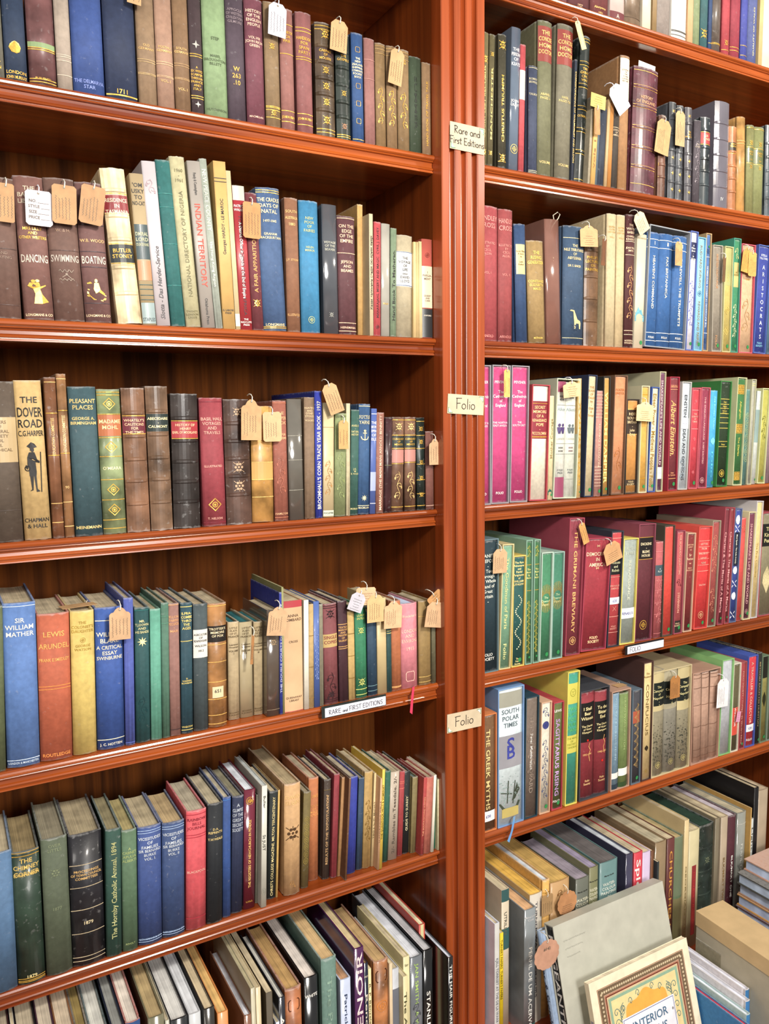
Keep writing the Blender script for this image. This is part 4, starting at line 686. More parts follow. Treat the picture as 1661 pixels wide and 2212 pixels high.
565 658 - 800|g|14161a|black book lettered WHITE with crimson inner edge|t .1 6 W WHITE;t .5 8 W RU;w c8c0b8
685 790 - 672|c|5a7c70|blue-green cloth book, The Production|v .1 .9 9 8aa898 The Production of;w c0a478
815 887 - 815|g|c0cce8|pale blue-white jacket book set forward|v .1 .5 6 3a4a6a Patrick Bade;w b08868
910 985 - 600|g|4c1450|purple jacket book with large vertical lettering and torn edge|^ .03 .95 13 e8d8d8 SUSIE RENOIR;w c0b088
970 1012 - 705|g|101c34|dark navy book right of the purple one|v .2 .9 8 d8d0c0 Renoir's Portrait;t .08 4.5 d8d0c0 BAILEY;w a08058
1000 1027 - 745|p|d8c898|thin cream booklet right of the navy book|v .1 .4 3.5 5a5030 R. F. Benseler
1050 1150 - 690|l|ac6a30|tooled tan book right of the cream booklet|o frame 4a2414 .1 22;o ring c88040 .3 22;o frame 4a2414 .5 22;w b09468
1152 1176 - 705|p|cdb898|thin pinkish cream booklet
1170 1232 - 740|j|b4b8c0|grey-white jacket book with a dark panel|L 6a707c .15 .6
1235 1293 - 795|j|d0c48c|cream jacket book lettered The Art of|v .12 .9 7 4a4a30 The Art of PETER;y -.085
1235 1293 - 662|j|d4c890|cream jacket book lettered Stru, set behind|t .05 5 5a5a3a Str
1298 1384 - 660|g|6a7078|grey photographic jacket book, A WILLOW GROWS|v .05 .35 7 a8c870 JAN SMITH;v .4 .95 7 a8c870 A WILLOW GROWS;o scroll 4a4e54 .5 90;w c8ccd4;d .24
1388 1468 - 610|g|0f1114|wide black art book with bold white vertical lettering|v .3 .95 8 W STANLEY SPENCER;w b0b0b4;d .24
1345 1400 - 440|j|c0301c|red and cream book rising behind the black art book|w c8c0a0;L d8cc90 .0 1 .5;y -.02
1560 1594 - 665|g|15171a|black book beside the upright, HAIR FIGURES|v .06 .95 5.6 W THE HAIR FIGURES OF MICHAEL;w c4c8d4;y -.082;d .22
#P|L0|bottom|-.004|topmost right shelf|0
@1040 0 .3739
390 435 - -300|c|6a3438|maroon cloth book at the left of the row|
440 500 - -300|c|7a4448|dusty maroon book with worn foot
505 632 - -300|c|5f2c30|maroon yearbook dated 1927|t .93 5 e0b890 1927;b 3a181c .96
635 740 - -300|c|6c2c2c|maroon yearbook dated 1931|t .87 4.6 e0b870 Aberpennar//1931
745 828 - -300|j|c8b0a8|white and maroon book marked A|L 6c2a30 .88 1;t .91 8 e0c8b8 A
832 925 - -300|l|7c6650|brown book with torn hanging spine|b 4a3828 .9
930 980 - -300|j|d8ccb0|cream book right of the torn brown one
985 1010 - -300|p|8c7450|thin brown volume
1012 1095 - -300|c|8c8078|grey-brown cloth volume
1100 1185 - -300|j|e4e2d8|bright white jacket book with dark foot|b 3a3a3a .9 .91 .95
1187 1218 - -300|p|c8a078|thin tan volume
1220 1262 - -300|c|7c8c60|pale green cloth volume
1265 1308 - -300|c|2c5c60|teal book with gilt ornament|o flower G .85 20
1310 1330 - -300|c|24406c|thin dark blue volume|b G .93
1334 1385 - -300|l|5c5048|grey-brown leather volume|b G .91 .92
1390 1435 - -300|c|a8303c|red cloth volume left of the crimson one|o flower G .88 12;b G .95
1440 1495 - -300|c|94283c|crimson cloth volume with gilt bands|b G .9 .93
1497 1535 - -300|c|3a449c|bright violet-blue volume|b G .86 .95
1538 1592 - -300|c|4c5890|slate blue volume lettered Quality of Wales|^ .5 .93 4 d8d0a0 QUALITY OF WALES
1597 1618 - -300|p|c0a878|thin beige volume
1622 1680 - -300|j|f0e4bc|brightly lit cream volume at the right edge
#Q|L1|bottom|-.006|second right shelf|0
@1040 30 .2047
-20 62 0 190|c|6c6238|olive gilt book half hidden by the pilaster|o flower G .2 14;o flower G .9 12;^ .25 .8 4 d8c878 COURT LEET RECORDS
64 122 90 215|c|5a5230|narrow olive gilt book on court records|o flower G .15 8;o flower G .9 8;^ .25 .8 4 d8c878 MANCHESTER
180 265 188 215|c|3c3826|dark olive book with gilt, Christus Triumph|o flower G .08 16;^ .3 .8 5.6 G CHRISTUS TRIUMPH;o flower G .92 14;b G .95;d .14
290 385 325 145|g|5c6c80|blue-grey book in shiny plastic, Personality|t .14 6 d8d8d8 THE/PERSON/OF/KEATS;t .5 5 d8d8d8 JOHN/GRANT;o circle d8b868 .85 18;d .12
392 450 415 322|c|b83c44|red cloth book with white label|L c8b8b0 .2 .43
500 592 515 550|c|38425c|small slate blue book left of the pair of doctor volumes|t .11 4 b8b090 ROBERT/BROWNING;t .25 4 b8b090 TALBOT;b b8b090 .02 .97 .985;d .1
600 745 615 75|c|6c6c4c|tall olive Home Doctor volume, left of the pair|L 8a2c20 .035 .26;t .06 8 e0b870 THE/CONCISE/HOME/DOCTOR;t .46 4.6 d0b878 ABAND-/PAGES 1-;t .9 5 d0b878 VOLUME;d .19
785 945 822 115|c|75705a|tall olive Home Doctor volume, right of the pair|L 8a2c20 .035 .26;t .06 8 e0b870 THE/CONCISE/HOME/DOCTOR;t .46 4.6 d0b878 HARE-/PAGES 724;t .9 5 d0b878 VOLUME;d .17
948 972 990 480|c|2c3444|very narrow dark book on correspondence|v .1 .85 4 d8b868 CORRESPONDENCE OF WALMORLEY AND SELDON
985 1095 1065 240|l|1c2422|black leather Great Civil War book with gilt bands|r .18 .33 .48 .63 .78;b G .02 .04 .17 .195 .32 .345 .47 .495 .62 .645 .77 .795 .97;t .21 5 G THE/GREAT/CIVIL/WAR;t .53 4.4 G CATTERMOLE;y .004
1105 1145 1155 870|c|a09478|tall narrow beige volume below the yellow slip
1150 1195 1200 940|p|c8a060|thin tan pamphlet with handwritten spine|^ .3 .8 5 8a5a20 vols 1 2
1197 1222 1222 980|c|4c5c68|thin grey-blue volume
1226 1290 1272 1000|c|303848|dark slate volume with broad side
1292 1320 1330 900|p|b89c74|narrow pinkish tan volume behind the white tag
1325 1362 1362 940|p|b07840|thin light brown volume
1368 1432 1405 950|c|3c342c|dark brown volume with faint band lettering|t .3 3.4 c8b090 STATES/OF/AMERICA;b c8b090 .28
1445 1540 1480 440|c|a0703c|tan half cloth book with long cream label|L e8dcc0 .02 .32;t .1 3 5a4a30 JOURNAL/OF/THE/TOWN/COUNCIL/RECORD
@1350 100 .1872
75 350 125 255|l|5c2836|wide purple-maroon History of England with gilt bands|r .155 .31 .475 .635 .79;b e0b058 .03 .145 .165 .3 .32 .465 .485 .625 .645 .78 .8 .93;t .22 6.4 c89870 HISTORY/OF ENGLAND;d .15
385 470 412 795|l|6c4430|short worn brown book behind a tag|r .6 .75;b G .59 .61 .75
500 578 518 640|l|44484e|grey leather book with gilt diamonds, first of three|r .17 .33 .49 .65 .82;t .08 5 G SC;o diamond G .57 9;o diamond G .73 9;o diamond G .9 9
588 662 610 680|l|44484e|grey leather book with gilt diamonds, second of three|r .17 .33 .49 .65 .82;t .08 5 G SC;o diamond G .57 9;o diamond G .73 9;o diamond G .9 9
695 775 708 705|l|4c4a50|grey leather book with gilt diamonds, third of three|r .17 .33 .49 .65 .82;t .08 5 G SC;t .25 3.6 G THE/OLD/DRAMATISTS;o diamond G .57 9;o diamond G .73 9;o diamond G .9 9
785 865 808 850|c|4c444c|dark book with swirling embossed spine and torn top|o scroll 8a8088 .5 90;t .28 3.4 c8b8a0 THE/COURT
870 985 878 815|l|28343a|black-green leather book with red label|r .14 .34 .47 .61 .77;L b02c2c .175 .3;t .2 4.6 f0c8a0 SIR/PENCE/;b G .17 .31
1030 1195 1055 640|g|64606c|grey book in a glossy clear cover|r .2 .35 .5 .65 .8;t .9 8 c8c8c8 IV;d .17
1200 1290 1210 925|l|a0602c|orange-brown calf book with black label|r .3 .47 .62 .78;L 2a2018 .19 .29;t .2 3.4 G KNIGHT/TEMPLARS;b G .32 .46
1300 1395 1310 815|l|c08c3c|golden mottled calf book left of the green pair|b e0b870 .25 .28
1400 1485 1420 910|c|7c7c44|sage green gilt volume, left of the pair|L 5c6434 .26 .42;o flower G .2 12;t .29 4 G OXEAN/PUB/-/7-8;o flower G .47 10;b G .03 .25 .43
1487 1598 1512 935|c|7c8048|sage green gilt volume, right of the pair|L 5c6434 .26 .42;o flower G .2 12;t .29 4 G OXEAN/PUB/-/5-6;o flower G .47 10;b G .03 .25 .43
1622 1700 1640 910|l|3c4850|dark blue-grey leather volume at the right edge|r .2 .35 .5 .65 .8
#R|L2|bottom|-.006|third right shelf|0
@1040 430 .2047
-60 182 -70 65|c|a0383e|red HANDLEY CROSS volume, left of the pair|t .07 9 d88880 HANDLEY/CROSS;t .26 4.6 d88880 ILLUSTRATED/BY/CECIL/ALDIN;t .48 4.6 d88880 VOL. I;t .95 5 d88880 ARNOLD
186 335 178 105|c|953a3c|red HANDLEY CROSS volume, right of the pair|t .07 9 d08078 HANDLEY/CROSS;t .26 4.6 d08078 ILLUSTRATED/BY/CECIL/ALDIN;t .48 4.6 d08078 VOL. II;t .95 5 d08078 ARNOLD
378 495 350 262|c|25446f|blue cloth book with torn cream label|L d8c078 .17 .42 .8;t .22 3.4 5a4a28 Scott Elliot/A Story/by/-/Latin/Author
515 690 485 440|c|9a7c44|tan book lettered The Rising Generation|t .1 6.4 f0d068 THE/RISING/GENERATION;t .38 5 f0d068 CONSTANCE/ELIZABETH/MAUD;t .94 3.6 f0d068 METHUEN
700 850 670 215|g|84584a|reddish brown book in a clear cover with string loop|t .3 3.4 b89880 X/-;d .19
865 1085 875 285|c|2f4a68|worn blue Abyssinia book with gilt giraffe|b d8c898 .1 .94;t .15 5.6 d8c898 THE/NILE TRIBUTARIES/OF/ABYSSINIA;t .32 4.6 d8c898 SIR S. BAKER;o giraffe d8c088 .78 38;o flower 24364c .85 14
1092 1238 1110 358|l|6c4c30|brown book with gilt title, Lectures on Painting|r .15 .38 .57 .77;t .2 5.6 G PHILLIP'S/LECTURES/ON/PAINTING;y .006
1312 1410 1338 155|c|c0ac80|tall cream book with ivory side, left of the pair|t .09 3.6 b09050 BRITISH/FLORA/HISTORY/-/VOL I;d .19
1414 1500 1448 170|c|c4ac7c|tall cream book, right of the ivory pair|t .09 3.6 b09050 BRITISH/FLORA/HISTORY/-/VOL II
1510 1605 1548 165|c|4e2022|dark maroon Water Babies book with curling ornament|t .07 5 d8c0a0 THE/WATER/BABIES;t .155 4 d8c0a0 CHARLES/KINGSLEY;b d8c0a0 .2 .3 .87 .9;o scroll d89c68 .58 110;t .24 4 d8c0a0 JEAN WILL/SMITH;t .94 3.4 d8c0a0 HODDER &/STOUGHTON
@1350 450 .1872
103 210 150 300|j|d8ccac|cream book with misty blue hills|o hills 6aa8b8 .7 30;g;t .03 3 a89870 THE MASTERS;y -.003
228 372 280 275|c|1f5c9c|blue trilogy volume one, Heaven's Command|b W .06 .13 .87 .94;t .075 8 W I;v .2 .66 7 e0dcc8 HEAVEN'S COMMAND;t .9 4.6 W FOLIO;n
374 530 425 295|c|1f5c9c|blue trilogy volume two, Pax Britannica|b W .06 .13 .87 .94;t .075 8 W II;v .2 .56 7 e0dcc8 PAX BRITANNICA;t .9 4.6 W FOLIO;n
532 688 585 320|c|1f5c9c|blue trilogy volume three, Farewell the Trumpets|b W .06 .13 .87 .94;t .075 8 W III;v .2 .8 7 e0dcc8 FAREWELL THE TRUMPETS;t .9 4.6 W FOLIO;n
224 692 290 240|x|8a9098|grey slipcase holding three blue trilogy volumes|
700 785 765 265|s|4a64b4|slipcased white book with blue toile pattern|k d8d4e0;L 1c2450 .08 .23;t .1 4 W A/Pillow/Book/-/Jn/Coleridge;o scroll 5a68b0 .6 100;g
792 885 845 335|s|60b0d8|sky blue slipcased book, Rewards and Fairies|k 80c4e4;v .06 .44 7 8a7858 RUDYARD KIPLING;o circle 2c4a68 .49 13;v .56 .96 7 8a7858 REWARDS AND FAIRIES;g
893 955 920 285|s|b0905c|mid blue Buccaneers book in a tan case|k 3c68a8;o star 24406c .14 16;^ .27 .8 4.4 d0dce8 THE BUCCANEERS OF AMERICA  EXQUEMELIN;b d0dce8 .19 .85;o star 24406c .92 16;g .1
1000 1110 1020 425|s|a09888|grey-brown slipcased book, Nineteen Eighty|k 8a8070;v .07 .4 7 c09068 NINETEEN EIGHTY-FOUR;g;v .85 .97 6.4 c09068 FOLIO
1120 1215 1165 440|s|b8b478|sage and gold banded slipcased book|k b8a448;L a8a860 .0 .36;t .22 4.6 c8b860 I/S/V/O;o lozenge c8b060 .6 18;o lozenge c8b060 .8 18;g
1218 1300 1260 345|s|2c9078|green slipcased book with white flourishes and cream band|k 2a8458;o scroll e0dc98 .12 26;L c8b464 .2 .42;t .28 4 8a7a30 L.M./GREENE;o scroll e0dcb0 .72 76;g
1312 1468 1360 415|s|c8485c|pink-edged slipcase with beige patterned book|k d0a87c;o scroll b08c64 .65 76;t .3 5 G Gold;g
1480 1620 1550 430|s|4460b0|blue slipcased book lettered ARISTOCRATS|k 2c3c98;t .07 5 d8e0f0 STELLA/TILLYARD;v .16 .88 0 d8e0f0 ARISTOCRATS;t .9 4.6 8ac8e0 FOLIO/SOCIETY
1630 1700 1665 420|s|3c6480|slate blue slipcase at the right edge|k 4c6c80
#S|L3|bottom|-.004|fourth right shelf|0
@1040 770 .2047
-80 100 -70 90|s|8c8890|magenta Cathedrals volume cut off by the pilaster|k c42c74;t .1 5.4 e8e0e4 PEVSNER;t .17 6 e8e0e4 The/Cathedrals/of/England;t .4 4 e8e0e4 THE WEST &/MIDLANDS;t .92 5 W FOLIO;y 0
103 290 118 92|s|8c8890|magenta Cathedrals volume on the North, behind a tag|k c42c74;t .1 5.4 e8e0e4 PEVSNER;t .17 6 e8e0e4 The/Cathedrals/of/England;t .4 4 e8e0e4 THE NORTH &/EAST ANGLIA;t .92 5 W FOLIO;y 0
300 483 322 98|s|8c8890|magenta Cathedrals volume on the South East|k c42c74;t .1 5.4 e8e0e4 PEVSNER;t .17 6 e8e0e4 The/Cathedrals/of/England;t .4 4 e8e0e4 THE/SOUTH EAST;t .92 5 W FOLIO;y 0
505 690 540 300|s|b02c3c|red slipcase with cream Renaissance Pope book|k e0d8c0;L 8c2030 .13 .46;b G .15 .44 .447;t .17 6 f0c890 SECRET/MEMOIRS/OF A/RENAISSANCE/POPE/-/PICCOLOMINI
700 750 722 415|c|d4c08c|narrow cream book with dark tree drawing at its foot|^ .22 .6 6 8a7a50 Mother Courage;o hills 245c50 .92 14;g
755 1000 800 240|x|b8c0a4|leaf patterned case holding two white volumes
775 878 806 262|c|ccccc0|first white and mauve volume in the leaf patterned case|L 94385c .0 .09;L 94385c .82 1;o suits K .14 12;t .22 7 8a9aa0 Alice;o twins 4c3c6c .4 22;t .48 4 a8a89c CARROLL;o suits K .58 12;b 8a8c84 .2 .53 .62;t .75 4 5a6060 FOLIO/PRESS;n
880 985 905 270|c|ccd0c0|second white volume in the leaf patterned case|o suits K .12 12;t .22 7 8a9aa0 Alice's;o twins 5a6468 .4 20;t .48 4 a8a89c CARROLL;o suits 6a2c40 .58 12;b 8a8c84 .2 .53 .62 .84;t .75 4 5a6060 FOLIO/PRESS;n
1008 1045 1035 232|c|c8a458|narrow golden tan book with green sticker|^ .2 .9 6 b08838 BAYLE SYNTAX;g
1080 1175 1130 195|s|24304c|pale book with navy case and beige side|k cdb88c;t .08 5 b0884c THE/BOOK/OF/TALES/by/-/Dale/&/Songs;g
1192 1262 1220 362|c|b0786c|rose-tan striped Provost Darrel book|^ .3 .72 5.4 d8b8a0 PROVOST DARREL;b d8b8a0 .04 .07 .1 .13 .16 .19 .22 .25 .72 .75 .78 .81 .84 .87 .9;g
1270 1342 1275 210|s|2c2c28|gold book with very large vertical lettering|k c08c2c;v .12 .9 12 f0d880 WILLIAM DAMPIER;g
1365 1500 1410 200|s|6c4c34|peach-orange book with brown line drawing|k c8804c;t .1 5 b06c3c PORTER/BRISTOL;o scroll a86838 .7 50;g
1512 1642 1540 450|s|3c342c|orange Rides Round Britain book with brown label|k c88420;L 3c2c20 .1 .36;t .13 6 e8d0a0 RIDES/ROUND/BRITAIN/-/John/Byng;L 3c2c20 .86 .92;t .87 4 d8c090 FOLIO/SOCIETY;b e8c070 .095 .365
@1350 780 .1872
155 248 195 285|s|c8c098|saffron yellow slipcased book under a tag|k d8a020;b c08c18 .07 .87;g;d .16
258 345 315 300|s|3454a0|cream Medieval People book in a blue case|k dccca0;v .05 .96 11 8a6c28 Eileen Power - Medieval People - Folio;g
360 430 385 120|s|b8b48c|tall plum Life and World book in a grey-cream case|k 6c3858;v .06 .78 6.4 d8c0c0 SHAKESPEARE'S LIFE AND WORLD;P .8 .9;d .2
490 600 530 180|s|a01434|crimson slipcased book with flowing gold signature|k 7c2c34;b d89870 .08 .1;t .06 4 d89870 ESSENTIALS;v .22 .72 16 e8b070 ~Albert Einstein.;t .84 3.6 d89870 Ideas/& Opinions;b e8b070 .9;g
608 715 665 240|s|b0b0ac|white Ideas and Opinions book with price slip|k b8c4cc;v .11 .32 9 2c2c34 EINSTEIN;v .42 .92 9 2c2c34 IDEAS AND OPINIONS;P .33 .43;o scroll 8a98a4 .8 50
730 830 780 310|s|c85060|bright red slipcased book with small diamonds|k c02438;o lozenge e07880 .12 8;b e0a0a0 .21 .4;t .24 4 e8b0a0 THE/RUBAIYAT/OF/OMAR;o lozenge e07880 .5 8;o lozenge e07880 .6 8;o lozenge e07880 .84 8;g
838 940 888 305|s|c04c60|raspberry slipcased book, The English Language|k 8c2444;v .08 .52 5 e0a8a8 THE ENGLISH LANGUAGE;v .54 .76 5 e0a8a8 ROBERT BURCHFIELD;o ring e0a8a8 .93 14
946 1025 1003 340|c|10a0d8|vivid cyan book right of the raspberry one|v .06 .4 6 8ae0f4 Sea Battles Order;o leaf 80d8f0 .52 18;v .62 .9 5 60c8e8 folio;g
1048 1175 1110 232|s|2c7c34|grass green slipcase around dark forest green book|k 1c3418;b e0c860 .16 .21 .25 .3 .34 .39 .44 .57 .62;t .18 3.6 e0c860 Days/and/Nights/of/Salmon/Fishing;t .59 3.6 e0c860 Kanga;o circle d8b850 .88 18;g;d .18
1240 1345 1305 190|s|c0c490|leafy green Diaries book in a pale case|k 2f6f34;o square G .1 22;v .21 .38 6 d8c860 Allingham;o square G .47 22;v .55 .73 6 d8c860 The Diaries;o square G .92 20;d .17
1348 1400 1400 325|c|4c7c74|teal book with linked gold oval outlines|o rings b8c890 .5 120
1405 1455 1470 210|s|b8b894|narrow pale grey book in a cream-edged case|k a0a090;b e0d078 .03 .05
1460 1505 1535 345|c|c0c8c0|white and grey mottled narrow book|L 84a09c .2 .55;g
1525 1610 1595 315|s|c8cc90|olive yellow slipcased book with dark sketch|k b0ac38;o scroll 6a6c28 .4 60;g
1615 1670 1665 330|c|8a7078|mauve-grey book at the right edge
#T|L4|bottom|-.010|fifth right shelf|0
@1040 1100 .2047
-80 180 -80 320|s|5c7880|large dark teal Great Britain tour book|k 16303a;t .1 7 d0d4c8 DANIEL/DEFOE/-/A Tour/Through/the Whole/Island of/Great/Britain/-;t .86 6 e0e0d8 FOLIO/SOCIETY
185 305 225 370|s|d0bc80|pale green Goodman of Paris book|k 6a9c7c;v .1 .68 8 d0d090 The Goodman of Paris;v .8 .93 8 d0d090 Folio
315 450 340 490|s|d8b840|yellow slipcase around green book with shell pattern|k 10504c;t .04 4.4 e8d890 The Rare/Adventures/and/Painful/Peregrinations/of/WILLIAM/LITHGOW;o beads e0d8b0 .6 110;t .93 3.6 e8d890 The/Folio/Society;g
462 530 470 325|s|7ca890|slim green gilt volume, left of the pair|k 2c6438;o scroll c8b850 .08 24;t .22 4 d8d080 The/Month/by/Month;b G .19 .4;o scroll c8b850 .7 110;g
540 605 562 320|s|7ca890|slim green gilt volume, right of the pair|k 2c6438;o scroll c8b850 .08 24;t .22 4 d8d080 The/Month/by/Month;b G .19 .4;o scroll c8b850 .7 110;g
610 730 640 455|s|a8c0b0|green sunburst Papers volume, left of the pair|k 2f7c54;o burst c89c40 .42 60;t .4 5 c8e0b0 The/Quennell/Papers;g
733 850 762 450|s|8cb0a4|green sunburst Papers volume, right of the pair|k 2a7458;o burst c89c40 .4 60;t .38 5 c8e0b0 The/Quennell/Papers;g
880 1035 935 95|s|9c3448|tall wine red slipcase, The Grimani Breviary|k 842838;v .08 .84 9 e0b070 THE GRIMANI BREVIARY;o ring e0b070 .9 18;d .2
1045 1310 1110 310|s|a82c48|crimson Democracy in America book|k 98182c;o scrollbar f0d0a0 .06 8;t .115 8 f0d0b0 DEMOCRACY/IN/AMERICA;o scrollbar f0d0a0 .26 8;t .88 6 f0d0a0 FOLIO/SOCIETY
1325 1450 1355 235|s|2c3440|red book with black label, Redcoats and Rebels|k b82c34;b e0a090 .05 .39 .74 .88;L 181818 .23 .37;t .25 6 d0d0a8 Redcoats/and/Rebels;t .46 4 e0a090 THE NAPLES/AMERICA;P .57 .63 £20;o cross e0a090 .67 10;t .82 3.6 e0a090 FOLIO/SOCIETY
1455 1615 1505 310|s|e0cc40|bright yellow slipcase with grey Renaissance book|k 94a098;t .07 7 c0c8b8 PETER/BURKE;v .2 .58 8 c8ccb8 RENAISSANCE;P .66 .76 RENAIS £15
@1350 1060 .1872
108 300 165 385|s|8c3c50|burgundy slipcased Bleak House with black label|k 5c1c28;L 6c2c38 .0 .1;L 181414 .11 .29;t .15 6 e8d8b0 DICKENS/-/BLEAK/HOUSE;o ring G .87 22;b G .105 .295
335 420 372 590|c|b04c50|dusty red embossed book with blue-grey label|L 3c5460 .24 .35;t .27 4 c8d0c8 A/FLAT;o scroll c87878 .6 110;b c87878 .1 .4 .5 .63 .75 .95
425 545 460 400|s|4a4438|plain scarlet book in a black-lined case|k dc3018;g
560 655 605 460|s|9c3c50|salmon red slipcased book, Silverado Squatters|k b8484c;v .03 .42 6 e8b098 THE SILVERADO SQUATTERS;v .6 .8 6 e8b098 STEVENSON;o scroll 5c2024 .5 16;L 2c2420 .88 1;t .9 3.6 e8c8a0 FOLIO/SOCIETY;g
668 765 725 490|s|d0a888|dark red Sir Recluse book in a tan case|k 7c1c20;t .1 3.6 e8b090 WRITERS/GREAT;o scrollbar e8b090 .16 6;t .2 6 e8c0a0 Sir/Recluse;o scrollbar e8b090 .3 6;t .34 3.6 e8b090 PENN/WARREN;g
790 945 860 415|s|e04030|scarlet slipcase with glossy red historical book|k d01014;b e8a090 .13 .19 .25 .31 .37 .43;t .15 5 e8b0a0 LETTERS//FROM//SALISBURY//HENRY//NINE;t .56 4 e8b0a0 DALTON;o circle c8a078 .87 18;g
945 1040 985 350|s|9a9078|brick red ornate book in a grey case|k 9c3c38;o scroll d08870 .3 90;o scroll d08870 .75 60;g
1062 1125 1160 195|s|a03848|wine red slipcased volume, left of the pair|k 742430;v .2 .9 7 e0a0a0 Charters & The Merits of A Merica;g;d .2
1142 1195 1215 195|s|a83c48|wine red slipcased volume, right of the pair|k 80282c;v .2 .9 7 e0a0a0 Charters & The Merits of A Merica;g
1200 1278 1280 205|s|5c6c94|white and blue saltire patterned Indian Society book|k 2c4498;o suitsx d8dce8 .09 24;o saltire e8e8f0 .17 16;L 1c2038 .2 .5;v .22 .48 4.6 e8e8d0 Mind Speak - The India Society;o suitsx d8dce8 .54 20;o saltire e8e8f0 .66 16;o suitsx d8dce8 .77 20;o saltire e8e8f0 .94 16
1285 1345 1340 315|c|cc3830|plain vermilion book with faint curls|o scroll e07860 .1 20;g
1355 1440 1435 245|s|d8cc98|plum Life and World book in a cream case|k 6c2c44;v .1 .86 8 d0a0a0 SHAKESPEARE'S LIFE AND WORLD;o ring d0a0a0 .93 12;g
1445 1522 1525 120|s|c0bcc0|cream First Columbus book in a grey-white case|k d4b870;v .35 .65 6 a88c48 The First Columbus
1530 1700 1560 255|s|b04450|King's Peace book with gold stippled leaf design|k 847c5c;L 141610 .1 .32;t .13 10 d8d098 The/King's/Peace;o leaf c8bc90 .65 70
#U|L5|bottom|-.006|sixth right shelf|0
@1040 1420 .2047
-10 160 0 600|s|d87828|brown Greek Myths book in an orange case|k 6c4820;v .12 .82 10 e8d090 THE GREEK MYTHS;P .83 .92 £30
175 445 190 315|s|6c98cc|sky blue slipcase with illustrated South Polar Times|k c4d4d8;L 9c9c8c .02 .13;t .145 10 5c6870 SOUTH/POLAR/TIMES;L 94949c .34 .58;t .355 34 3c4494 S;t .41 30 3c4494 B;o ship 3c4438 .78 60;o battle 8a9c98 .74 70;L c0ac50 .88 .95 .7
450 590 470 415|s|1c4050|brown-grey Snow Leopard book in a teal case|k 6c5c50;v .15 .8 10 8a7c70 THE SNOW LEOPARD;v .3 .6 6 W Peter Matthiessen;o scroll 847468 .5 100
610 720 635 470|s|d0a480|cream book with blue vines and round blue badge|k ccc4b0;o scroll 4c5478 .08 20;o disc 3c4480 .2 17;o scroll 4c5478 .6 130;g
738 848 762 470|s|b82c40|olive book lettered SAGITTARIUS RISING in a red case|k 566024;t .06 5.4 W LEWIS;v .15 .88 11 c8a0d8 SAGITTARIUS RISING;t .92 5 W FOLIO;g
880 1005 915 150|s|e0d038|tall yellow slipcase with turquoise and yellow book|k 20947c;L ccc430 .08 .235;o face 8a8c30 .15 18;t .26 8 60b870 TWO/PLAYS/FOR/PURI/TANS;L ccc430 .475 .61;t .49 4.6 8a9030 THE MAN/OF/DESTINY/CANDIDA;d .19
1030 1335 1050 330|x|3c4048|black slipcase holding two Diaries volumes
1034 1195 1055 365|c|8c1e2c|black and red Diaries volume, I Shall Bear Witness|L 141414 .1 .47;t .14 7.5 e8d8a0 I Shall/Bear/Witness;t .31 4.8 e8d8a0 The Diaries/of Victor/Klemperer;o disc e02418 .455 5;t .58 4.4 e8b878 1933-1941;o thread e0a868 .57 42;t .83 5 e8c088 Folio/Society;n;y -.002
1198 1340 1210 350|c|8c1e2c|black and red Diaries volume, To the Bitter End|L 141414 .1 .47;t .14 7.5 e8d8a0 To the/Bitter/End;t .31 4.8 e8d8a0 The Diaries/of Victor/Klemperer;t .58 4.4 e8b878 1942-1945;o thread e0a868 .52 42;o disc e02418 .68 5;t .83 5 e8c088 Folio/Society;n;y -.002
1360 1558 1375 345|x|b89078|tan slipcase holding blue and green volumes
1368 1450 1382 385|c|6c90a8|slate blue volume, History of the Blue, in the tan case|v .05 .7 5.4 a0bcc8 HISTORY OF THE BLUE PENNY;L e8e8e0 .83 .89;L 1c3444 .95 1;n
1455 1548 1478 375|c|6c8440|moss green volume in the tan case|v .05 .6 5.4 a0b078 LILIAN WADDINGTON;L e8e8e0 .8 .88;L 2c4c24 .95 1;n
@1350 1360 .1872
68 175 98 690|s|5c7080|navy book with gold fan pattern and orange label|k 3c3c44;o fans a88c5c .5 150;L b0502c .22 .35;g
188 300 210 375|s|4c302c|cream Analects book in a dark brown case|k d8bc78;t .08 5 8a7038 The/Analects;v .18 .62 9 7c6840 CONFUCIUS;o leaf 2c2418 .73 14;o ring a88c48 .93 10;d .15
300 740 330 450|x|c8b888|cream slipcase holding three campaign volumes
305 450 325 480|c|8c8468|first campaign volume with black label and battle scene|L c8b880 .0 .38;L 14201e .11 .33;t .14 6 d8d098 The/Campaigns/of/Napoleon/-/I;o battle 4c4a3c .7 110;o ring b8ac70 .9 16;n
452 600 470 460|c|848070|second campaign volume behind a hanging tag|L a8a080 .0 .38;L 14201e .11 .33;t .14 6 d8d098 The/Campaigns/of/Napoleon/-/II;o battle 44443a .7 110;o ring b8ac70 .9 16;n
602 738 630 430|c|8c8468|third campaign volume with trees and battle scene|L c8b880 .0 .42;L 14201e .11 .33;t .14 6 d8d098 The/Campaigns/of/Napoleon/-/III;o battle 42423a .7 110;o ring b8ac70 .9 16;n
755 1075 785 470|x|b88c74|pinkish brown slipcase holding three plain volumes
800 888 810 500|c|b08870|plain pinkish brown volume, left of three in one case|b 6c4c3c .02 .06 .17 .36 .6 .86 .94;n
890 972 905 490|c|b08870|plain pinkish brown volume, middle of three in one case|b 6c4c3c .02 .06 .17 .36 .6 .86 .94;n
974 1065 1000 480|c|b08870|plain pinkish brown volume, right of three in one case|b 6c4c3c .02 .06 .17 .36 .6 .86 .94;n
1078 1212 1130 345|s|84c470|broad pale grey-blue book with bright green top|k b0b4bc
1215 1300 1255 390|s|dcd8c0|narrow white slipcased book with orange band, Windsor|k 5c5434;L dc3c1c .5 .82;v .5 .72 6 W WINDSOR
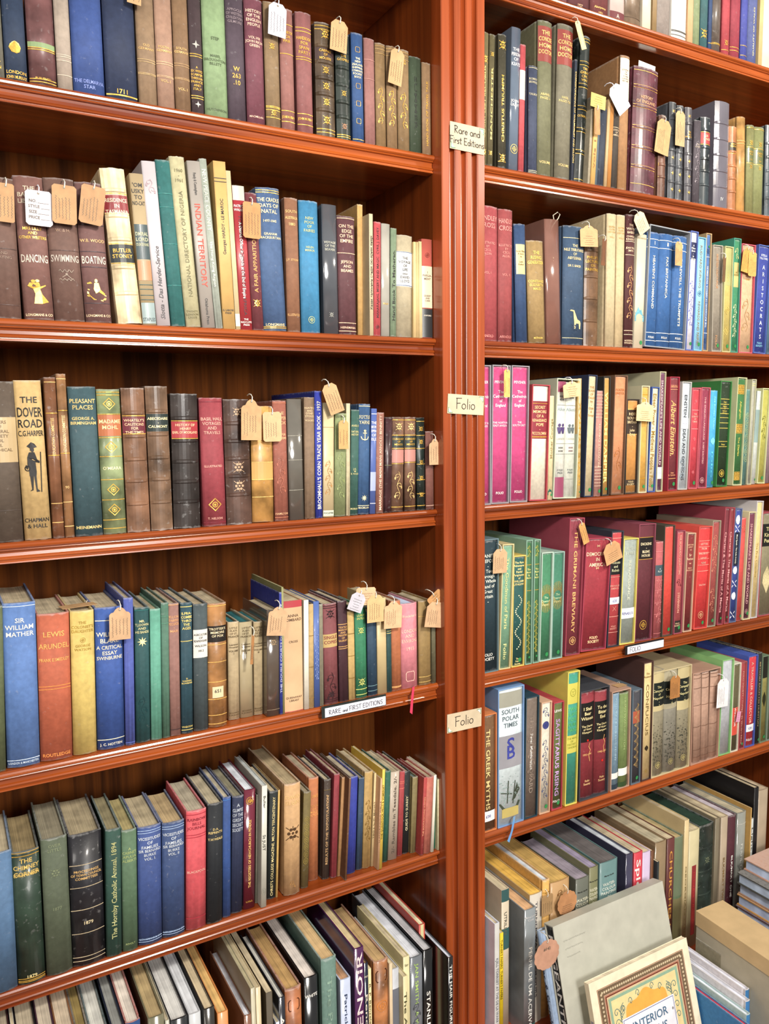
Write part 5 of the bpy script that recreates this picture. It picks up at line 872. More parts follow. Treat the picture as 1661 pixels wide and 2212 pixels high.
1308 1375 1345 370|s|b04c50|brick red slipcased book on deals|k 9c2c30;v .1 .95 4.6 d8a090 FOLIO SOCIETY - Trollope - Dr Wortle's School;g
1380 1490 1430 300|s|3c5cc0|bright red Traveller in Campden book in a blue case|k d0142c;v .06 .75 8.5 f0c0b0 A TRAVELLER & COLLECTOR;P .76 .84 £20;t .92 6 W FOLIO
1495 1550 1530 270|c|1a1c1c|slim black book with green sticker near the right edge|v .1 .8 4.4 a89468 BEYOND EACH HIS HUNTON;g
1552 1640 1590 300|s|6c8468|gold and black silhouette patterned book|k 847c34;L 1c1c14 .0 .25;o leaf 2a2a18 .5 40;g
1622 1700 1660 330|s|788c84|grey-green slipcase at the right edge|k 5c6c54
#V|L6|top|-.05|bottom right shelf|0
@1040 1780 .2047
142 192 - 1050|g|d4def4|pale blue-white jacket book against the pilaster|v .28 .95 6 6a7078 KJELL TORRISET AT THE DE LA WARR PAVILION;y -.06;L d0d0cc 0 1
195 230 - 1150|p|d8bc20|thin yellow booklet|v .06 .6 5 6a5c18 TURNER'S PAPERS  TURNER'S PAPERS;y -.058
215 295 - 690|j|c8b89c|cream jacket book with teal blots|v .15 .3 7 5a5a50 UTRILLO;L 2c5c5c .0 .08;L 2c5c5c .26 .4
460 597 - 895|g|80888c|thick grey jacket book lettered PERFIL DE UM ACERVO, nearest|v .3 .95 9 W PERFIL DE UM ACERVO;L 2c5c58 .92 1;w c8a078;t .05 4.6 c8c8c8 Marcus Lontra/Costa;y -.07;d .25
500 643 - 738|j|c0a060|woven straw-topped book with white spine|L d8d0c0 0 1;w d0a850;v .06 .8 5 3a3a48 TURNER WATERCOLOURS;d .24
650 725 - 592|c|d8a038|yellow-orange book with white slip on top|t .06 4.4 a07818 A./Gaudin;w b8c0c8;d .24
735 935 - 600|j|b88c50|crumbling tan book with feathery torn spine|w b89858;d .24;o scroll 8a5c30 .1 20
1002 1142 - 570|j|606458|grey Water-Colour Painting volume, leftmost of three|t .1 3.6 2a2a28 Martin Hardie;t .16 7 e8e4c8 WATER-/COLOUR/PAINTING/IN;w 8c8490
1143 1235 - 455|j|74744c|olive Water-Colour Painting volume, middle of three|t .1 3.6 2a2a28 Martin Hardie;t .16 7 e8e4c8 WATER-/COLOUR/PAINTING/IN/BRITAIN;w 8a8298
1258 1445 - 392|j|5c8484|teal Water-Colour Painting volume, rightmost of three|t .1 3.6 2a2a28 Martin Hardie;t .16 7 e8ece0 WATER-/COLOUR/PAINTING/IN;w 5c5858
1530 1605 - 315|g|3c3a54|dark indigo book left of the bright red one|w b8c0c8;v .5 .8 4 b8a8a0 THE ART OF
@1330 1640 .1993
205 297 - 1010|j|d01c38|bright red book lettered Splendour|v .05 .9 13 W Splendours of
298 382 - 1005|j|c4b0d0|lilac jacket book right of the red one
385 430 - 990|j|6c4020|speckled brown narrow book|o scroll d0a070 .5 120
436 470 - 1115|p|20282a|small black booklet lettered MODERN|v .3 .9 5 W MODERN PAINT;y -.06
440 562 - 895|g|8c7450|photographic brown jacket book with shiny white top|w a8a088
565 645 - 860|j|642c28|maroon book with flowing golden capitals|v .1 .95 9 d09848 CHURCHES ISLES
646 745 - 848|c|5c7450|mottled sage green and tan book|L 6c7c5c 0 .5;L 7c7448 .52 1;w a89870
752 800 - 660|j|d0b880|narrow cream booklet with long side lettering|v .35 .95 3.6 7a6c40 GEORGIAN LYRIC
805 918 - 770|j|c4b888|cream and red catalogue among folders|L 9c1c20 .3 .9 .4;v .35 .9 4.6 c83c38 The Red Book of Modern Drawing
925 1080 - 712|l|26342c|dark green leather book with frayed top|r .2 .4 .6 .8;o flower 6a7058 .3 18;w 20382c
1085 1130 - 640|j|7c7058|thin brown-grey volume left of the tan catalogue
1150 1222 - 625|j|b09c80|tan catalogue with TWO in its title|v .35 .75 6.4 8a6c40 BLK/MRKT TWO
1232 1316 - 612|c|4c1424|maroon catalogue with ONE in its title|v .35 .72 6.4 W BLK/MRKT ONE;w b8b0b8
1330 1435 - 575|g|90948c|grey PERFIL DE UM ACERVO book, farther copy|v .28 .9 8 d0d0c8 PERFIL DE UM ACERVO;b c8c8c0 .1;w b0a890
1440 1505 - 650|g|c8ccc8|shiny white jacket book lettered Light|v .08 .3 7 5a5a50 Light;y -.06
1455 1482 - 530|p|b08c50|narrow tan folder behind the white jacket book|y -.06
1500 1555 - 310|j|0d0c10|tall black portfolio near the right edge|d .24;y -.06
1560 1660 - 330|j|a89478|beige boxed volume at the right edge|w b0a088
"""
def parse(data):
    rows, cur, tr = [], None, (0, 0, 1)
    for ln in data.strip().split('\n'):
        if ln[0] == '#': p = ln[1:].split('|'); cur = dict(id=p[0], sh=p[1], mode=p[2], y=float(p[3]), name=p[4], left=int(p[5]), books=[]); rows.append(cur)
        elif ln[0] == '@': tr = tuple(float(q) for q in ln[1:].split())
        else:
            p = ln.split('|'); a, b_, c, d = p[0].split(); sx = lambda v: tr[0]+float(v)*tr[2]
            cur['books'].append(dict(x0=sx(a), x1=sx(b_), xt=None if c == '-' else sx(c), yt=tr[1]+float(d)*tr[2], typ=p[1], hex=p[2], label=p[3], items=p[4].split(';') if len(p) > 4 else []))
    return rows
ROWS = parse(DATA)
load_glyphs(sorted({c for r in ROWS for b_ in r['books'] for it in b_['items'] for c in it} | set('ABCDEFGHIJKLMNOPQRSTUVWXYZabcdefghijklmnopqrstuvwxyz0123456789~#£.,-&_ ')))
XP0, XP1 = XL1-.0012, XR0+.0012
for R in ROWS:
    zs = ZT[R['sh']]+.0002
    for B in R['books']:
        y = float(getopt(B['items'], 'y', R['y'])); B['y'] = y
        if R['mode'] == 'bottom':
            # intersect the sight line of the shelf top with the plane of the spines
            def xa(px, z):
                py = 1100.0
                for _ in range(12):
                    X_, Z_ = at_y(px, py, y); X2, Z2 = at_y(px, py+1, y); py += (z-Z_)/(Z2-Z_)
                return at_y(px, py, y)[0]
            X0, X1 = xa(B['x0'], zs), xa(B['x1'], zs)
            xc = B['xt']+(B['x1']-B['x0'])/2 if B['xt'] is not None else (B['x0']+B['x1'])/2
            XT, Zt = at_y(xc, B['yt'], y); h = Zt-zs
            if B['yt'] < -5: h = min(h, .262)
            lean = 0.0
            if B['xt'] is not None: lean = math.atan2(at_y(B['xt'], B['yt'], y)[0]-X0, h)
            B.update(X0=X0, X1=X1, h=h, lean=lean if abs(lean) > .012 else 0.0)
        else:
            X0, Z0 = at_y(B['x0'], B['yt'], y); X1, Z1 = at_y(B['x1'], B['yt'], y)
            B.update(X0=X0, X1=X1, h=(Z0+Z1)/2-zs, lean=0.0)
    bs = [b_ for b_ in R['books'] if b_['typ'] != 'x']
    if R['id'] in 'FV': bs.sort(key=lambda q: q['X0']+q['X1'])
    lo, hi = (XL0, XP0) if R['left'] else (XP1 if R['id'] != 'V' else XR0-.012, XR1)
    for i, b_ in enumerate(bs):
        if not R['left'] and b_['X0'] < lo: b_['X0'] = lo
        if b_['X1'] > hi: s_ = b_['X1']-hi; b_['X1'] = hi; b_['X0'] = min(b_['X0'], hi-.006)
        if i and bs[i-1]['X1'] > b_['X0']-.0002:
            m_ = (bs[i-1]['X1']+b_['X0'])/2; m_ = max(m_, bs[i-1]['X0']+.004); bs[i-1]['X1'] = m_-.0001; b_['X0'] = m_+.0001; b_['X1'] = max(b_['X1'], m_+.004)
    if R['left'] and bs[-1]['X1'] > hi:
        k_ = (bs[-1]['X1']-hi)
        for q in bs[-4:]: q['X0'] -= k_; q['X1'] -= k_
        bs[-5]['X1'] = min(bs[-5]['X1'], bs[-4]['X0']-.0002)
    # leaning neighbours never cross: compare the edges at the height of the lower of the two
    for i in range(1, len(bs)):
        a_, b_ = bs[i-1], bs[i]; hh = min(a_['h'], b_['h'])
        for _ in range(40):
            if a_['X1']+math.tan(a_['lean'])*hh > b_['X0']+math.tan(b_['lean'])*hh+.0008:
                b_['lean'] += .002 if b_['lean'] < a_['lean'] else 0
                if b_['lean'] >= a_['lean']: break
            else: break
    for b_ in R['books']:
        if 'n' in [q.strip() for q in b_['items']]: b_['z'] = zs+.0026; b_['y'] += .0012; b_['h'] -= .003
        else: b_['z'] = zs
        if R['id'] in 'AP' and b_['yt'] < 0: pass
        w_ = max(.0035, b_['X1']-b_['X0']); xm = (b_['X0']+b_['X1'])/2; lean = b_['lean']
        dz = abs(math.sin(lean))*w_/2; pos = ' on the '+R['name']; lab = b_['label']
        if len((lab+pos).split()) > 16: pos = ', '+R['name']
        b_['obj'] = build_book(b_['typ'], b_['hex'], xm, b_['y'], b_['z']+dz, w_, b_['h'], lean, b_['items'], lab+pos, R['name'])
    if DEBUG: print(R['id'], ' '.join('%.0f/%.1f/%.0f' % ((b_['X1']-b_['X0'])*1000, math.degrees(b_['lean']), b_['h']*1000) for b_ in R['books']))
# ------------------------------------------------------------------ handwriting: single-stroke letters (advance, strokes) on a unit cap height
def arc(cx, cy, rx, ry, a0, a1, n=10): return [(cx+rx*math.cos(math.radians(a0+(a1-a0)*i/n)), cy+ry*math.sin(math.radians(a0+(a1-a0)*i/n))) for i in range(n+1)]
PEN = {
 'R': (.75, [[(.1, 0), (.12, 1)], [(.0, .95), (.3, 1.0), (.55, .85), (.45, .6), (.12, .5), (.6, .02)]]), 'A': (.8, [[(0, 0), (.35, 1), (.7, 0)], [(.12, .38), (.6, .38)]]),
 'E': (.7, [[(.1, 0), (.1, 1)], [(.05, 1), (.6, 1)], [(.1, .52), (.5, .52)], [(.1, 0), (.6, 0)]]), 'F': (.65, [[(.1, 0), (.1, 1)], [(0, 1), (.65, 1.02)], [(.1, .52), (.5, .55)]]),
 'I': (.3, [[(.12, 0), (.14, 1)]]), 'O': (.85, [arc(.4, .5, .38, .48, 90, 450)]), 'L': (.6, [[(.1, 1), (.08, 0), (.55, .02)]]),
 'S': (.65, [[(.55, .9), (.3, 1), (.08, .8), (.2, .55), (.5, .42), (.52, .12), (.25, 0), (.02, .12)]]), 'T': (.7, [[(0, 1), (.7, 1)], [(.35, 1), (.33, 0)]]),
 'D': (.8, [[(.1, 0), (.1, 1), (.5, .9), (.7, .5), (.5, .08), (.1, 0)]]), 'N': (.8, [[(.1, 0), (.1, 1), (.6, 0), (.62, 1)]]),
 'a': (.6, [arc(.27, .27, .24, .27, 60, 400), [(.5, .5), (.52, 0)]]), 'r': (.42, [[(.08, 0), (.1, .52)], [(.1, .35), (.22, .5), (.4, .5)]]), 'e': (.56, [[(.05, .27), (.46, .3), (.36, .5), (.15, .5), (.04, .25), (.2, .02), (.46, .1)]]),
 'n': (.58, [[(.08, 0), (.08, .52)], [(.08, .35), (.28, .52), (.46, .4), (.47, 0)]]), 'd': (.6, [arc(.26, .25, .22, .25, 40, 390), [(.5, 1), (.5, 0)]]), 'i': (.24, [[(.1, 0), (.1, .5)], [(.1, .68), (.12, .72)]]),
 's': (.45, [[(.38, .5), (.12, .5), (.08, .36), (.34, .2), (.3, .02), (.04, .03)]]), 't': (.44, [[(.2, .9), (.18, .05), (.35, .02)], [(0, .6), (.4, .62)]]), 'o': (.58, [arc(.26, .25, .23, .25, 90, 450)]), 'l': (.24, [[(.1, 1), (.09, 0)]]), ' ': (.35, [])}
def pen2d(s, h, t):
    V, F = [], []; x = 0
    for ch in s:
        a, S = PEN[ch]; v, f = strokes2d([[(x+p[0]*h, p[1]*h) for p in q] for q in S], t); n = len(V); V += v; F += [tuple(n+i for i in q) for q in f]; x += a*h*1.02
    return [(p[0]-x/2, p[1]) for p in V], F, x
# ------------------------------------------------------------------ price tags, each on its own string
def flat(root, name, pts, y, M, th=.0004):
    b = MB(); n = len(pts); b.v = [(x, y-th, z) for x, z in pts]+[(x, y, z) for x, z in pts]
    b.f = [tuple(range(n)), tuple(range(n, 2*n))[::-1]]+[(i, n+i, n+(i+1) % n, (i+1) % n) for i in range(n)]; b.s = [False]*len(b.f)
    return b.build(name, M, root)
def tag_at(px, py, wp, hp, rot, hx, label, y=-.013, shape='tag', text=None, string=True, col='5a5248', tilt=0.0, flip=0):
    X, Z = at_y(px, py, y); X0, _ = at_y(px-wp/2, py, y); X1, _ = at_y(px+wp/2, py, y); _, Za = at_y(px, py-hp/2, y); _, Zb = at_y(px, py+hp/2, y)
    w, h = X1-X0, Za-Zb; root = empty('price_tag', (X, y, Z), (tilt, math.radians(rot), 0))
    if shape == 'tag': c = w*.24; pts = [(-w/2, -h/2), (w/2, -h/2), (w/2, h/2-c), (w/2-c, h/2), (-w/2+c, h/2), (-w/2, h/2-c)]
    elif shape == 'card': c = min(w, h)*.1; pts = [(-w/2+c, -h/2), (w/2-c, -h/2), (w/2, -h/2+c), (w/2, h/2-c), (w/2-c, h/2), (-w/2+c, h/2), (-w/2, h/2-c), (-w/2, -h/2+c)]
    elif shape == 'scallop': pts = [((w/2)*(.94+.06*abs(math.sin(6*a)))*math.cos(a), (h/2)*(.94+.06*abs(math.sin(6*a)))*math.sin(a)) for a in [2*math.pi*i/72 for i in range(72)]]
    elif shape == 'fancy': pts = [(-w/2, -h/2), (w/2, -h/2), (w/2, h*.28), (w*.42, h*.34), (w*.3, h*.36), (w*.2, h*.45), (w*.08, h/2), (-w*.08, h/2), (-w*.2, h*.45), (-w*.3, h*.36), (-w*.42, h*.34), (-w/2, h*.28)]
    else: pts = [(-w/2, -h/2), (w/2, -h/2), (w/2, h/2), (-w/2, h/2)]
    cardo = flat(root, 'tag_card', pts, 0, mat('tag', hx))
    if shape != 'slip':
        b = MB(); r = min(.0016, w*.12); zc = h/2-r*2.4 if shape != 'scallop' else h/2*.8
        b.add([(x, -.0007, z+zc) for x, z in circ(0, 0, r, 12)], [tuple(range(12))]); b.build('eyelet', mat('ink', '8a7a60'), cardo)
        if string:
            b = MB(); b.tube([(0, -.0009, zc), (.0006, -.0018, zc+.003), (.001, -.001, zc+.008), (.0004, .003, zc+.012), (0, .011, zc+.013), (-.0004, .018, zc+.011)], .0009); b.build('string', mat('string', 'd8d4c8' if 'white' not in label else 'e6e6ee'), root)
    b = MB(); up = h > w*1.15 and shape != 'slip'
    if text:
        lines = text.split('/'); hh = min(h*.62/len(lines)*.55, .006)
        for i, l in enumerate(lines):
            V, F, u = text2d(l, hh, w*.8); b.add([(x, -.0008, z+h*.2-i*h*.62/len(lines)-u/2) for x, z in V], F)
    else:
        random.seed(int(px*7+py)); n = max(2, int((w if up else h)/.0052))
        for i in range(min(n, 5)):
            u = -(w if up else h)*.34+(w if up else h)*.68*i/max(1, n-1); L = (h if up else w)*random.uniform(.4, .66)
            V, F = strokes2d([squiggle(L, .0011)], .00038)
            b.add([((-z+u if up else x), -.0008, (x-h*.1 if up else z+u-h*.06)) for x, z in V], F)
    b.build('handwriting', mat('ink', col), cardo); tag(root, label, 'price tag' if shape != 'slip' else 'paper slip', 'tags hanging from the books'); return root
K1, K2, WH = 'b8946a', 'bf9c78', 'bcbac4'
for a in [
 (290, -22, 30, 62, 4, K1, 'cream tag whose lower tip shows at the top edge above the book dated 1711'),
 (599, 43, 38, 72, 4, WH, 'white tag on the gilt footed tan book on the top left shelf'),
 (732, 78, 36, 68, 5, K1, 'tan tag between the tooled leather book and the gospels book on the top left shelf'),
 (856, 145, 29, 78, 8, K1, 'tan tag hanging over the middle gilt scroll book on the top left shelf'),
 (13, 438, 36, 84, 2, 'b08a62', 'brown tag cut by the left edge on the second left shelf', 'card'),
 (84, 450, 58, 76, 1, 'cfc8cc', 'white printed tag with four form lines above the word DANCING', 'card', 'NO. _____/STYLE ____/SIZE _____/PRICE ____'),
 (139, 442, 53, 84, 2, 'b08a62', 'brown tag above the word SWIMMING', 'card'),
 (199, 443, 52, 84, 8, 'ac8660', 'brown creased tag above the word BOATING', 'card'),
 (544, 476, 38, 78, 1, 'b58656', 'brown tag over the maroon apparition book on the second left shelf', 'card'),
 (543, 907, 44, 88, 2, K1, 'large fancy topped tan tag on the dark brown leather book, third left shelf', 'fancy'),
 (588, 922, 40, 64, 0, 'c0a078', 'squarish tan tag on the golden mottled book, third left shelf', 'card'),
 (719, 861, 32, 66, -20, K1, 'slanting tan tag over the water-stained cream book'),
 (742, 939, 21, 62, 1, 'bf9560', 'narrow tan tag on the olive green book, third left shelf'),
 (939, 976, 24, 56, 0, K2, 'tan tag hanging at the upright beside the short plum book', 'fancy'),
 (259, 1347, 46, 70, 2, K2, 'tan fancy topped tag on the royal blue critical essay book', 'fancy'),
 (599, 1342, 41, 62, 8, K2, 'tan tag on the dark striped book, fourth left shelf', 'fancy'),
 (771, 1301, 32, 40, 24, WH, 'white tilted tag left of the tan tags, fourth left shelf'),
 (790, 1288, 42, 38, 4, 'd0a884', 'broad peach tag topmost of the cluster on the fourth left shelf', 'card'),
 (811, 1315, 36, 58, 1, 'cda878', 'tan tag in the cluster above the cream spine, fourth left shelf'),
 (849, 1328, 38, 58, 3, 'd0a882', 'tan tag left of the bright pink guide', 'fancy'),
 (939, 1328, 38, 54, 10, K2, 'tan tag hanging past the upright at the end of the fourth left shelf'),
 (941, 1293, 32, 26, -36, 'b98a58', 'folded tan tag above another at the end of the fourth left shelf', 'card'),
 (1254, 76, 11, 62, -22, 'd8c894', 'pale yellow tag on the second of two tall doctor volumes'),
 (1290, 262, 12, 58, -2, 'b08458', 'narrow tan tag under the yellow slip on the second right shelf', 'card'),
 (1337, 213, 30, 62, -40, 'f2f2f6', 'brilliant white tag tilted beside the purple history book'),
 (1432, 296, 30, 76, 8, 'b89668', 'tan tag right of the wide purple history book'),
 (1469, 278, 20, 76, 0, 'bc9c72', 'pale tan tag on the grey diamond books, second right shelf'),
 (1272, 510, 38, 46, -4, 'c89c70', 'tan tag between the giraffe book and the lectures book', 'fancy'),
 (1304, 545, 9, 58, 4, '6c4428', 'brown tag seen nearly edge-on right of the lectures book', 'card'),
 (1385, 481, 25, 46, -34, 'd4c6a0', 'cream tag tilted over the cream hills book, third right shelf'),
 (1466, 548, 15, 52, 0, 'cc9a68', 'small tan tag between the second and third blue trilogy volumes'),
 (1564, 582, 6, 54, 2, '6a4c30', 'dark tag seen edge-on at the banded sage book', 'card'),
 (1612, 562, 18, 54, 8, 'c8964c', 'large golden tan tag over the pink-edged slipcase', 'fancy'),
 (1625, 571, 17, 52, 0, 'd0a058', 'smaller tan tag in front of the golden one, third right shelf', 'card'),
 (1095, 828, 13, 60, 0, 'd4aa60', 'narrow golden tag between two magenta volumes'),
 (1235, 841, 37, 34, -6, 'e0b88c', 'peach tag over the two white volumes, fourth right shelf', 'fancy'),
 (1393, 889, 36, 42, 3, 'e6c898', 'pale peach tag on the saffron yellow book', 'fancy'),
 (1080, 1212, 30, 52, 2, K2, 'tan tag hanging over the Great Britain tour book'),
 (1261, 1152, 13, 48, -20, 'c89458', 'narrow tan tag slanting from the tall wine red slipcase'),
 (1323, 1193, 36, 44, -18, 'c09468', 'tan tag between the Democracy book and the black labelled red book'),
 (1458, 1484, 21, 48, 0, 'a87440', 'brown tag on the second campaign volume'),
 (1561, 1497, 24, 60, 2, 'e6e2e4', 'white tag with blue writing between pinkish case and grey-blue book')]:
    px, py, wp, hp, rot, hx, lab = a[:7]; shp = a[7] if len(a) > 7 else 'tag'; tx = a[8] if len(a) > 8 else None
    tag_at(px, py, wp, hp, rot, hx, lab, shape=shp, text=tx, y=(-.0175 if py > 1000 else -.013)-.0013*(int(px) % 4))
tag_at(1292, 219, 32, 30, 4, 'ccb868', 'yellow paper slip tied above the narrow beige volume, second right shelf', shape='slip', y=-.015)
tag_at(1397, 146, 36, 18, 4, 'f0f0e6', 'cream paper marker standing up from the purple history book', shape='slip', y=.03, col='e0dccc')
tag_at(1595, 1548, 8, 22, 10, 'd89ab8', 'small pink paper note on the orange-banded white book', shape='slip', y=-.012, col='b87898')
tag_at(545, 1403, 6, 64, 5, '9a6c40', 'thin tag seen edge-on hanging before the small tan plays volumes', shape='card', y=-.016)
def flat_tag(px, py, w, h, z, yaw, lab, hx=K1):
    X, Y = at_z(px, py, z); r = tag_at(px, py, 20, 20, 0, hx, lab, shape='card', string=False); 
    for c in list(r.children_recursive): bpy.data.objects.remove(c)
    r.location = (X, Y, z); r.rotation_euler = (-math.pi/2, 0, 0); r.rotation_euler = (math.radians(-90), 0, math.radians(yaw))
    flat(r, 'tag_card', [(-w/2, -h/2), (w/2, -h/2), (w/2, h/2-.006), (w/2-.006, h/2), (-w/2, h/2)], 0, mat('tag', hx))
    b = MB(); b.tube([(w*.3, -.001, h*.35), (w*.36, -.003, h*.5), (w*.3, -.001, h*.7)], .0006); b.build('string', mat('string', 'd8d4c8'), r)
bk = {b_['label']: b_ for R in ROWS for b_ in R['books']}
ytop = lambda lab: bk[lab]['z']+bk[lab]['h']
flat_tag(168, 1308, .052, .026, ytop('mustard yellow book under a flat tag')+.0015, 8, 'brown tag lying flat on top of the mustard yellow book')
flat_tag(1338, 1480, .03, .020, ytop('tan slipcase holding blue and green volumes')+.0012, 4, 'brown tag lying flat on the tan slipcase, sixth right shelf')

# ------------------------------------------------------------------ shelf-edge holders and cards on the pilaster
def edge_label(p0, p1, hgt, rim, text, lab, pen=True):
    y = -.0165; x0, z0 = at_y(p0[0], p0[1], y); x1, z1 = at_y(p1[0], p1[1], y); z = (z0+z1)/2; W = x1-x0
    r = empty('shelf_label', ((x0+x1)/2, y, z)); flat(r, 'label_holder', [(-W/2-.006, -hgt/2-.0015), (W/2+.001, -hgt/2-.0015), (W/2+.001, hgt/2+.0035), (-W/2-.006, hgt/2+.0035)], .0008, mat('gloss', rim), .0022)
    flat(r, 'label_card', [(-W/2, -hgt/2), (W/2, -hgt/2), (W/2, hgt/2), (-W/2, hgt/2)], -.0016, mat('paper', 'd6d8e4'))
    b = MB(); x = -W*.44
    tot = sum(sum(PEN[c_][0] for c_ in s)*hgt*k*1.02+.003 for s, k in text); q_ = min(1, W*.9/tot)
    for s, k in text:
        k *= q_
        V, F, wd = pen2d(s, hgt*k, .0009); b.add([(v[0]+x+wd/2, -.0022, v[1]-hgt*.28) for v in V], F); x += wd+.003
    b.build('handwriting', mat('ink', '18181c'), r); tag(r, lab, 'shelf label')
edge_label((701, 1538), (832, 1514), .0165, '202c2c', [('RARE', .62), ('and', .42), ('FIRST EDITIONS', .62)], 'white handwritten strip reading Rare and First Editions on the fourth left shelf edge')
edge_label((1354, 1405), (1432, 1389), .0165, '1c1c20', [('FOLIO', .62)], 'white handwritten strip reading FOLIO on the fifth right shelf edge')
def card(px, py, wp, hp, rot, lines, lab, tri):
    y = -.0358; X, Z = at_y(px, py, y); w = at_y(px+wp/2, py, y)[0]-at_y(px-wp/2, py, y)[0]; h = at_y(px, py-hp/2, y)[1]-at_y(px, py+hp/2, y)[1]
    r = empty('notice_card', (X, y, Z), (0, math.radians(rot), 0)); flat(r, 'card_sheet', [(-w/2, -h/2), (w/2, -h/2), (w/2, h/2), (-w/2, h/2)], 0, mat('paper', 'c4b498'), .0006)
    b = MB()
    for s, zz, hh in lines: V, F, wd = pen2d(s, hh, .0014); b.add([(v[0], -.0009, v[1]+zz) for v in V], F)
    b.build('handwriting', mat('ink', '2e2622'), r)
    for sx, sz in tri:
        b = MB(); c = .0085; x, z = sx*(w/2-.0022), sz*(h/2-.0022); b.add([(x, -.0009, z), (x-sx*c, -.0009, z), (x, -.0009, z-sz*c)], [(0, 1, 2)]); b.build('corner_sticker', mat('paper', 'e4ece6'), r)
        b = MB(); b.add(*[[(q[0], -.0012, q[1]) for q in strokes2d([[(x-sx*c*1.1, z), (x, z), (x, z-sz*c*1.1)]], .0009)[0]], strokes2d([[(x-sx*c*1.1, z), (x, z), (x, z-sz*c*1.1)]], .0009)[1]]); b.build('corner_bracket', mat('ink', '2c8a5c'), r)
    tag(r, lab, 'notice card', None)
card(1009, 299, 74, 58, 1, [('Rare and', .005, .0125), ('First Editions', -.0125, .0115)], 'cream card reading Rare and First Editions, topmost card on the pilaster', [(1, 1), (-1, -1)])
card(1006, 874, 78, 42, 3, [('Folio', -.0085, .019)], 'cream card reading Folio at mid height of the pilaster', [(1, 1), (-1, -1)])
card(1003, 1556, 74, 40, 1, [('Folio', -.0085, .019)], 'cream card reading Folio, lowest card on the pilaster', [(1, 1), (-1, -1)])
# ribbons hang from their books
def ribbon(book, pts, w, hx):
    r = bk[book]['obj']; bpy.context.view_layer.update(); inv = r.matrix_world.inverted(); V = []
    for px, py, y in pts: X, Z = at_y(px, py, y); V += [inv @ Vector((X-w/2, y, Z)), inv @ Vector((X+w/2, y, Z+.0012))]
    V[-2] = V[-2]+Vector((0, 0, .006)); b = MB(); b.add([tuple(v) for v in V], [(2*i, 2*i+1, 2*i+3, 2*i+2) for i in range(len(pts)-1)]); b.build('ribbon_marker', mat('gloss', hx), r)
ribbon('bright pink guide with a ribbon hanging below', [(893, 1484, -.008), (892, 1494, -.0175), (890, 1515, -.018), (888, 1545, -.017)], .0055, 'd81850')
ribbon('sky blue slipcase with illustrated South Polar Times', [(1111, 1764, -.009), (1110, 1772, -.0175), (1106, 1795, -.0185), (1098, 1822, -.019)], .0055, '5aa4e8')
# white string loops standing above books
def loop(book, dx, hx):
    B = bk[book]; r = B['obj']; b = MB(); h = B['h']; b.tube([(dx, .004, h-.002), (dx-.004, .002, h+.008), (dx+.004, -.002, h+.014), (dx+.011, -.001, h+.010), (dx+.009, .002, h+.003), (dx+.004, .004, h-.003)], .0011); b.build('string_loop', mat('string', hx), r)
loop('reddish brown book in a clear cover with string loop', .008, 'c8c0ae')

# ------------------------------------------------------------------ things standing on the floor in front of the bottom right shelf
def place(root, loc, tilt, yaw): root.matrix_world = Matrix.Translation(loc) @ Matrix.Rotation(tilt, 4, 'X') @ Matrix.Rotation(yaw, 4, 'Z')
TL = math.radians(-14.5); zt = CAMZ-1.026
H = (zt-0)/math.cos(TL)
r = build_book('s', 'b6b6a6', 0, -.2, 0, .028, H, 0, ['k 101214', 'v .04 .52 16 W PAGEANTRY', 'd .318', 'w b0a890'], 'large plain grey slipcase leaning back, black spined book inside', 'floor')
r['group'] = 'books propped on the floor'
ybot = -.100+zt*math.tan(TL)+.014
place(r, (1.024, ybot, .002), TL, -math.pi/2)
b = MB(); random.seed(5)
for i in range(3):
    V, F = strokes2d([squiggle(.06-.012*i, .002)], .0004); b.add([(.0143, .05+x-i*.004, H-.035-i*.016+z) for x, z in V], F)
b.build('pencil_note', mat('ink', '8a8a80'), r)
r2 = build_book('c', '8fa8c8', 0, -.2, 0, .014, H-.02, 0, ['v .08 .5 11 1c2440 ~Studies & Sketches', 'd .27'], 'pale blue book just behind the grey slipcase, Studies and Sketches', 'floor'); r2['group'] = 'books propped on the floor'
place(r2, (1.012, ybot+.0225, .002), TL, -math.pi/2)
# paperback with an ornamental cover
PW, PH, PT = .284, .352, .013
pb = empty('paperback_book', (0, 0, 0)); b = MB(); b.box(0, 0, 0, PW, .0006, PH); b.box(0, PT-.0006, 0, PW, PT, PH); b.box(0, .0006, 0, .0006, PT-.0006, PH); b.build('cover', mat('paper', 'e6dcc0'), pb)
b = MB(); b.box(.0007, .0007, .001, PW-.001, PT-.0007, PH-.001); b.build('page_block', pages_mat('d0c4ac'), pb)
def rectf(x0, z0, x1, z1, y, hx, name='cover_art'): b_ = MB(); b_.add([(x0, y, z0), (x1, y, z0), (x1, y, z1), (x0, y, z1)], [(0, 1, 2, 3)]); return b_.build(name, mat('paper', hx), pb)
def frame(m, t, y, hx): 
    b_ = MB()
    for q in ((m, m, PW-m, m+t), (m, PH-m-t, PW-m, PH-m), (m, m+t, m+t, PH-m-t), (PW-m-t, m+t, PW-m, PH-m-t)): b_.add([(q[0], y, q[1]), (q[2], y, q[1]), (q[2], y, q[3]), (q[0], y, q[3])], [(0, 1, 2, 3)])
    b_.build('printed_border', mat('paper', hx), pb)
frame(.018, .0012, -.0002, '9a5a34'); frame(.0198, .014, -.0002, '6e5a44'); frame(.0345, .0014, -.0003, 'a85030'); frame(.0365, .0035, -.0003, '7a3c28'); frame(.041, .002, -.0003, 'c8b080'); frame(.0435, .006, -.0003, '8aa890')
b = MB()
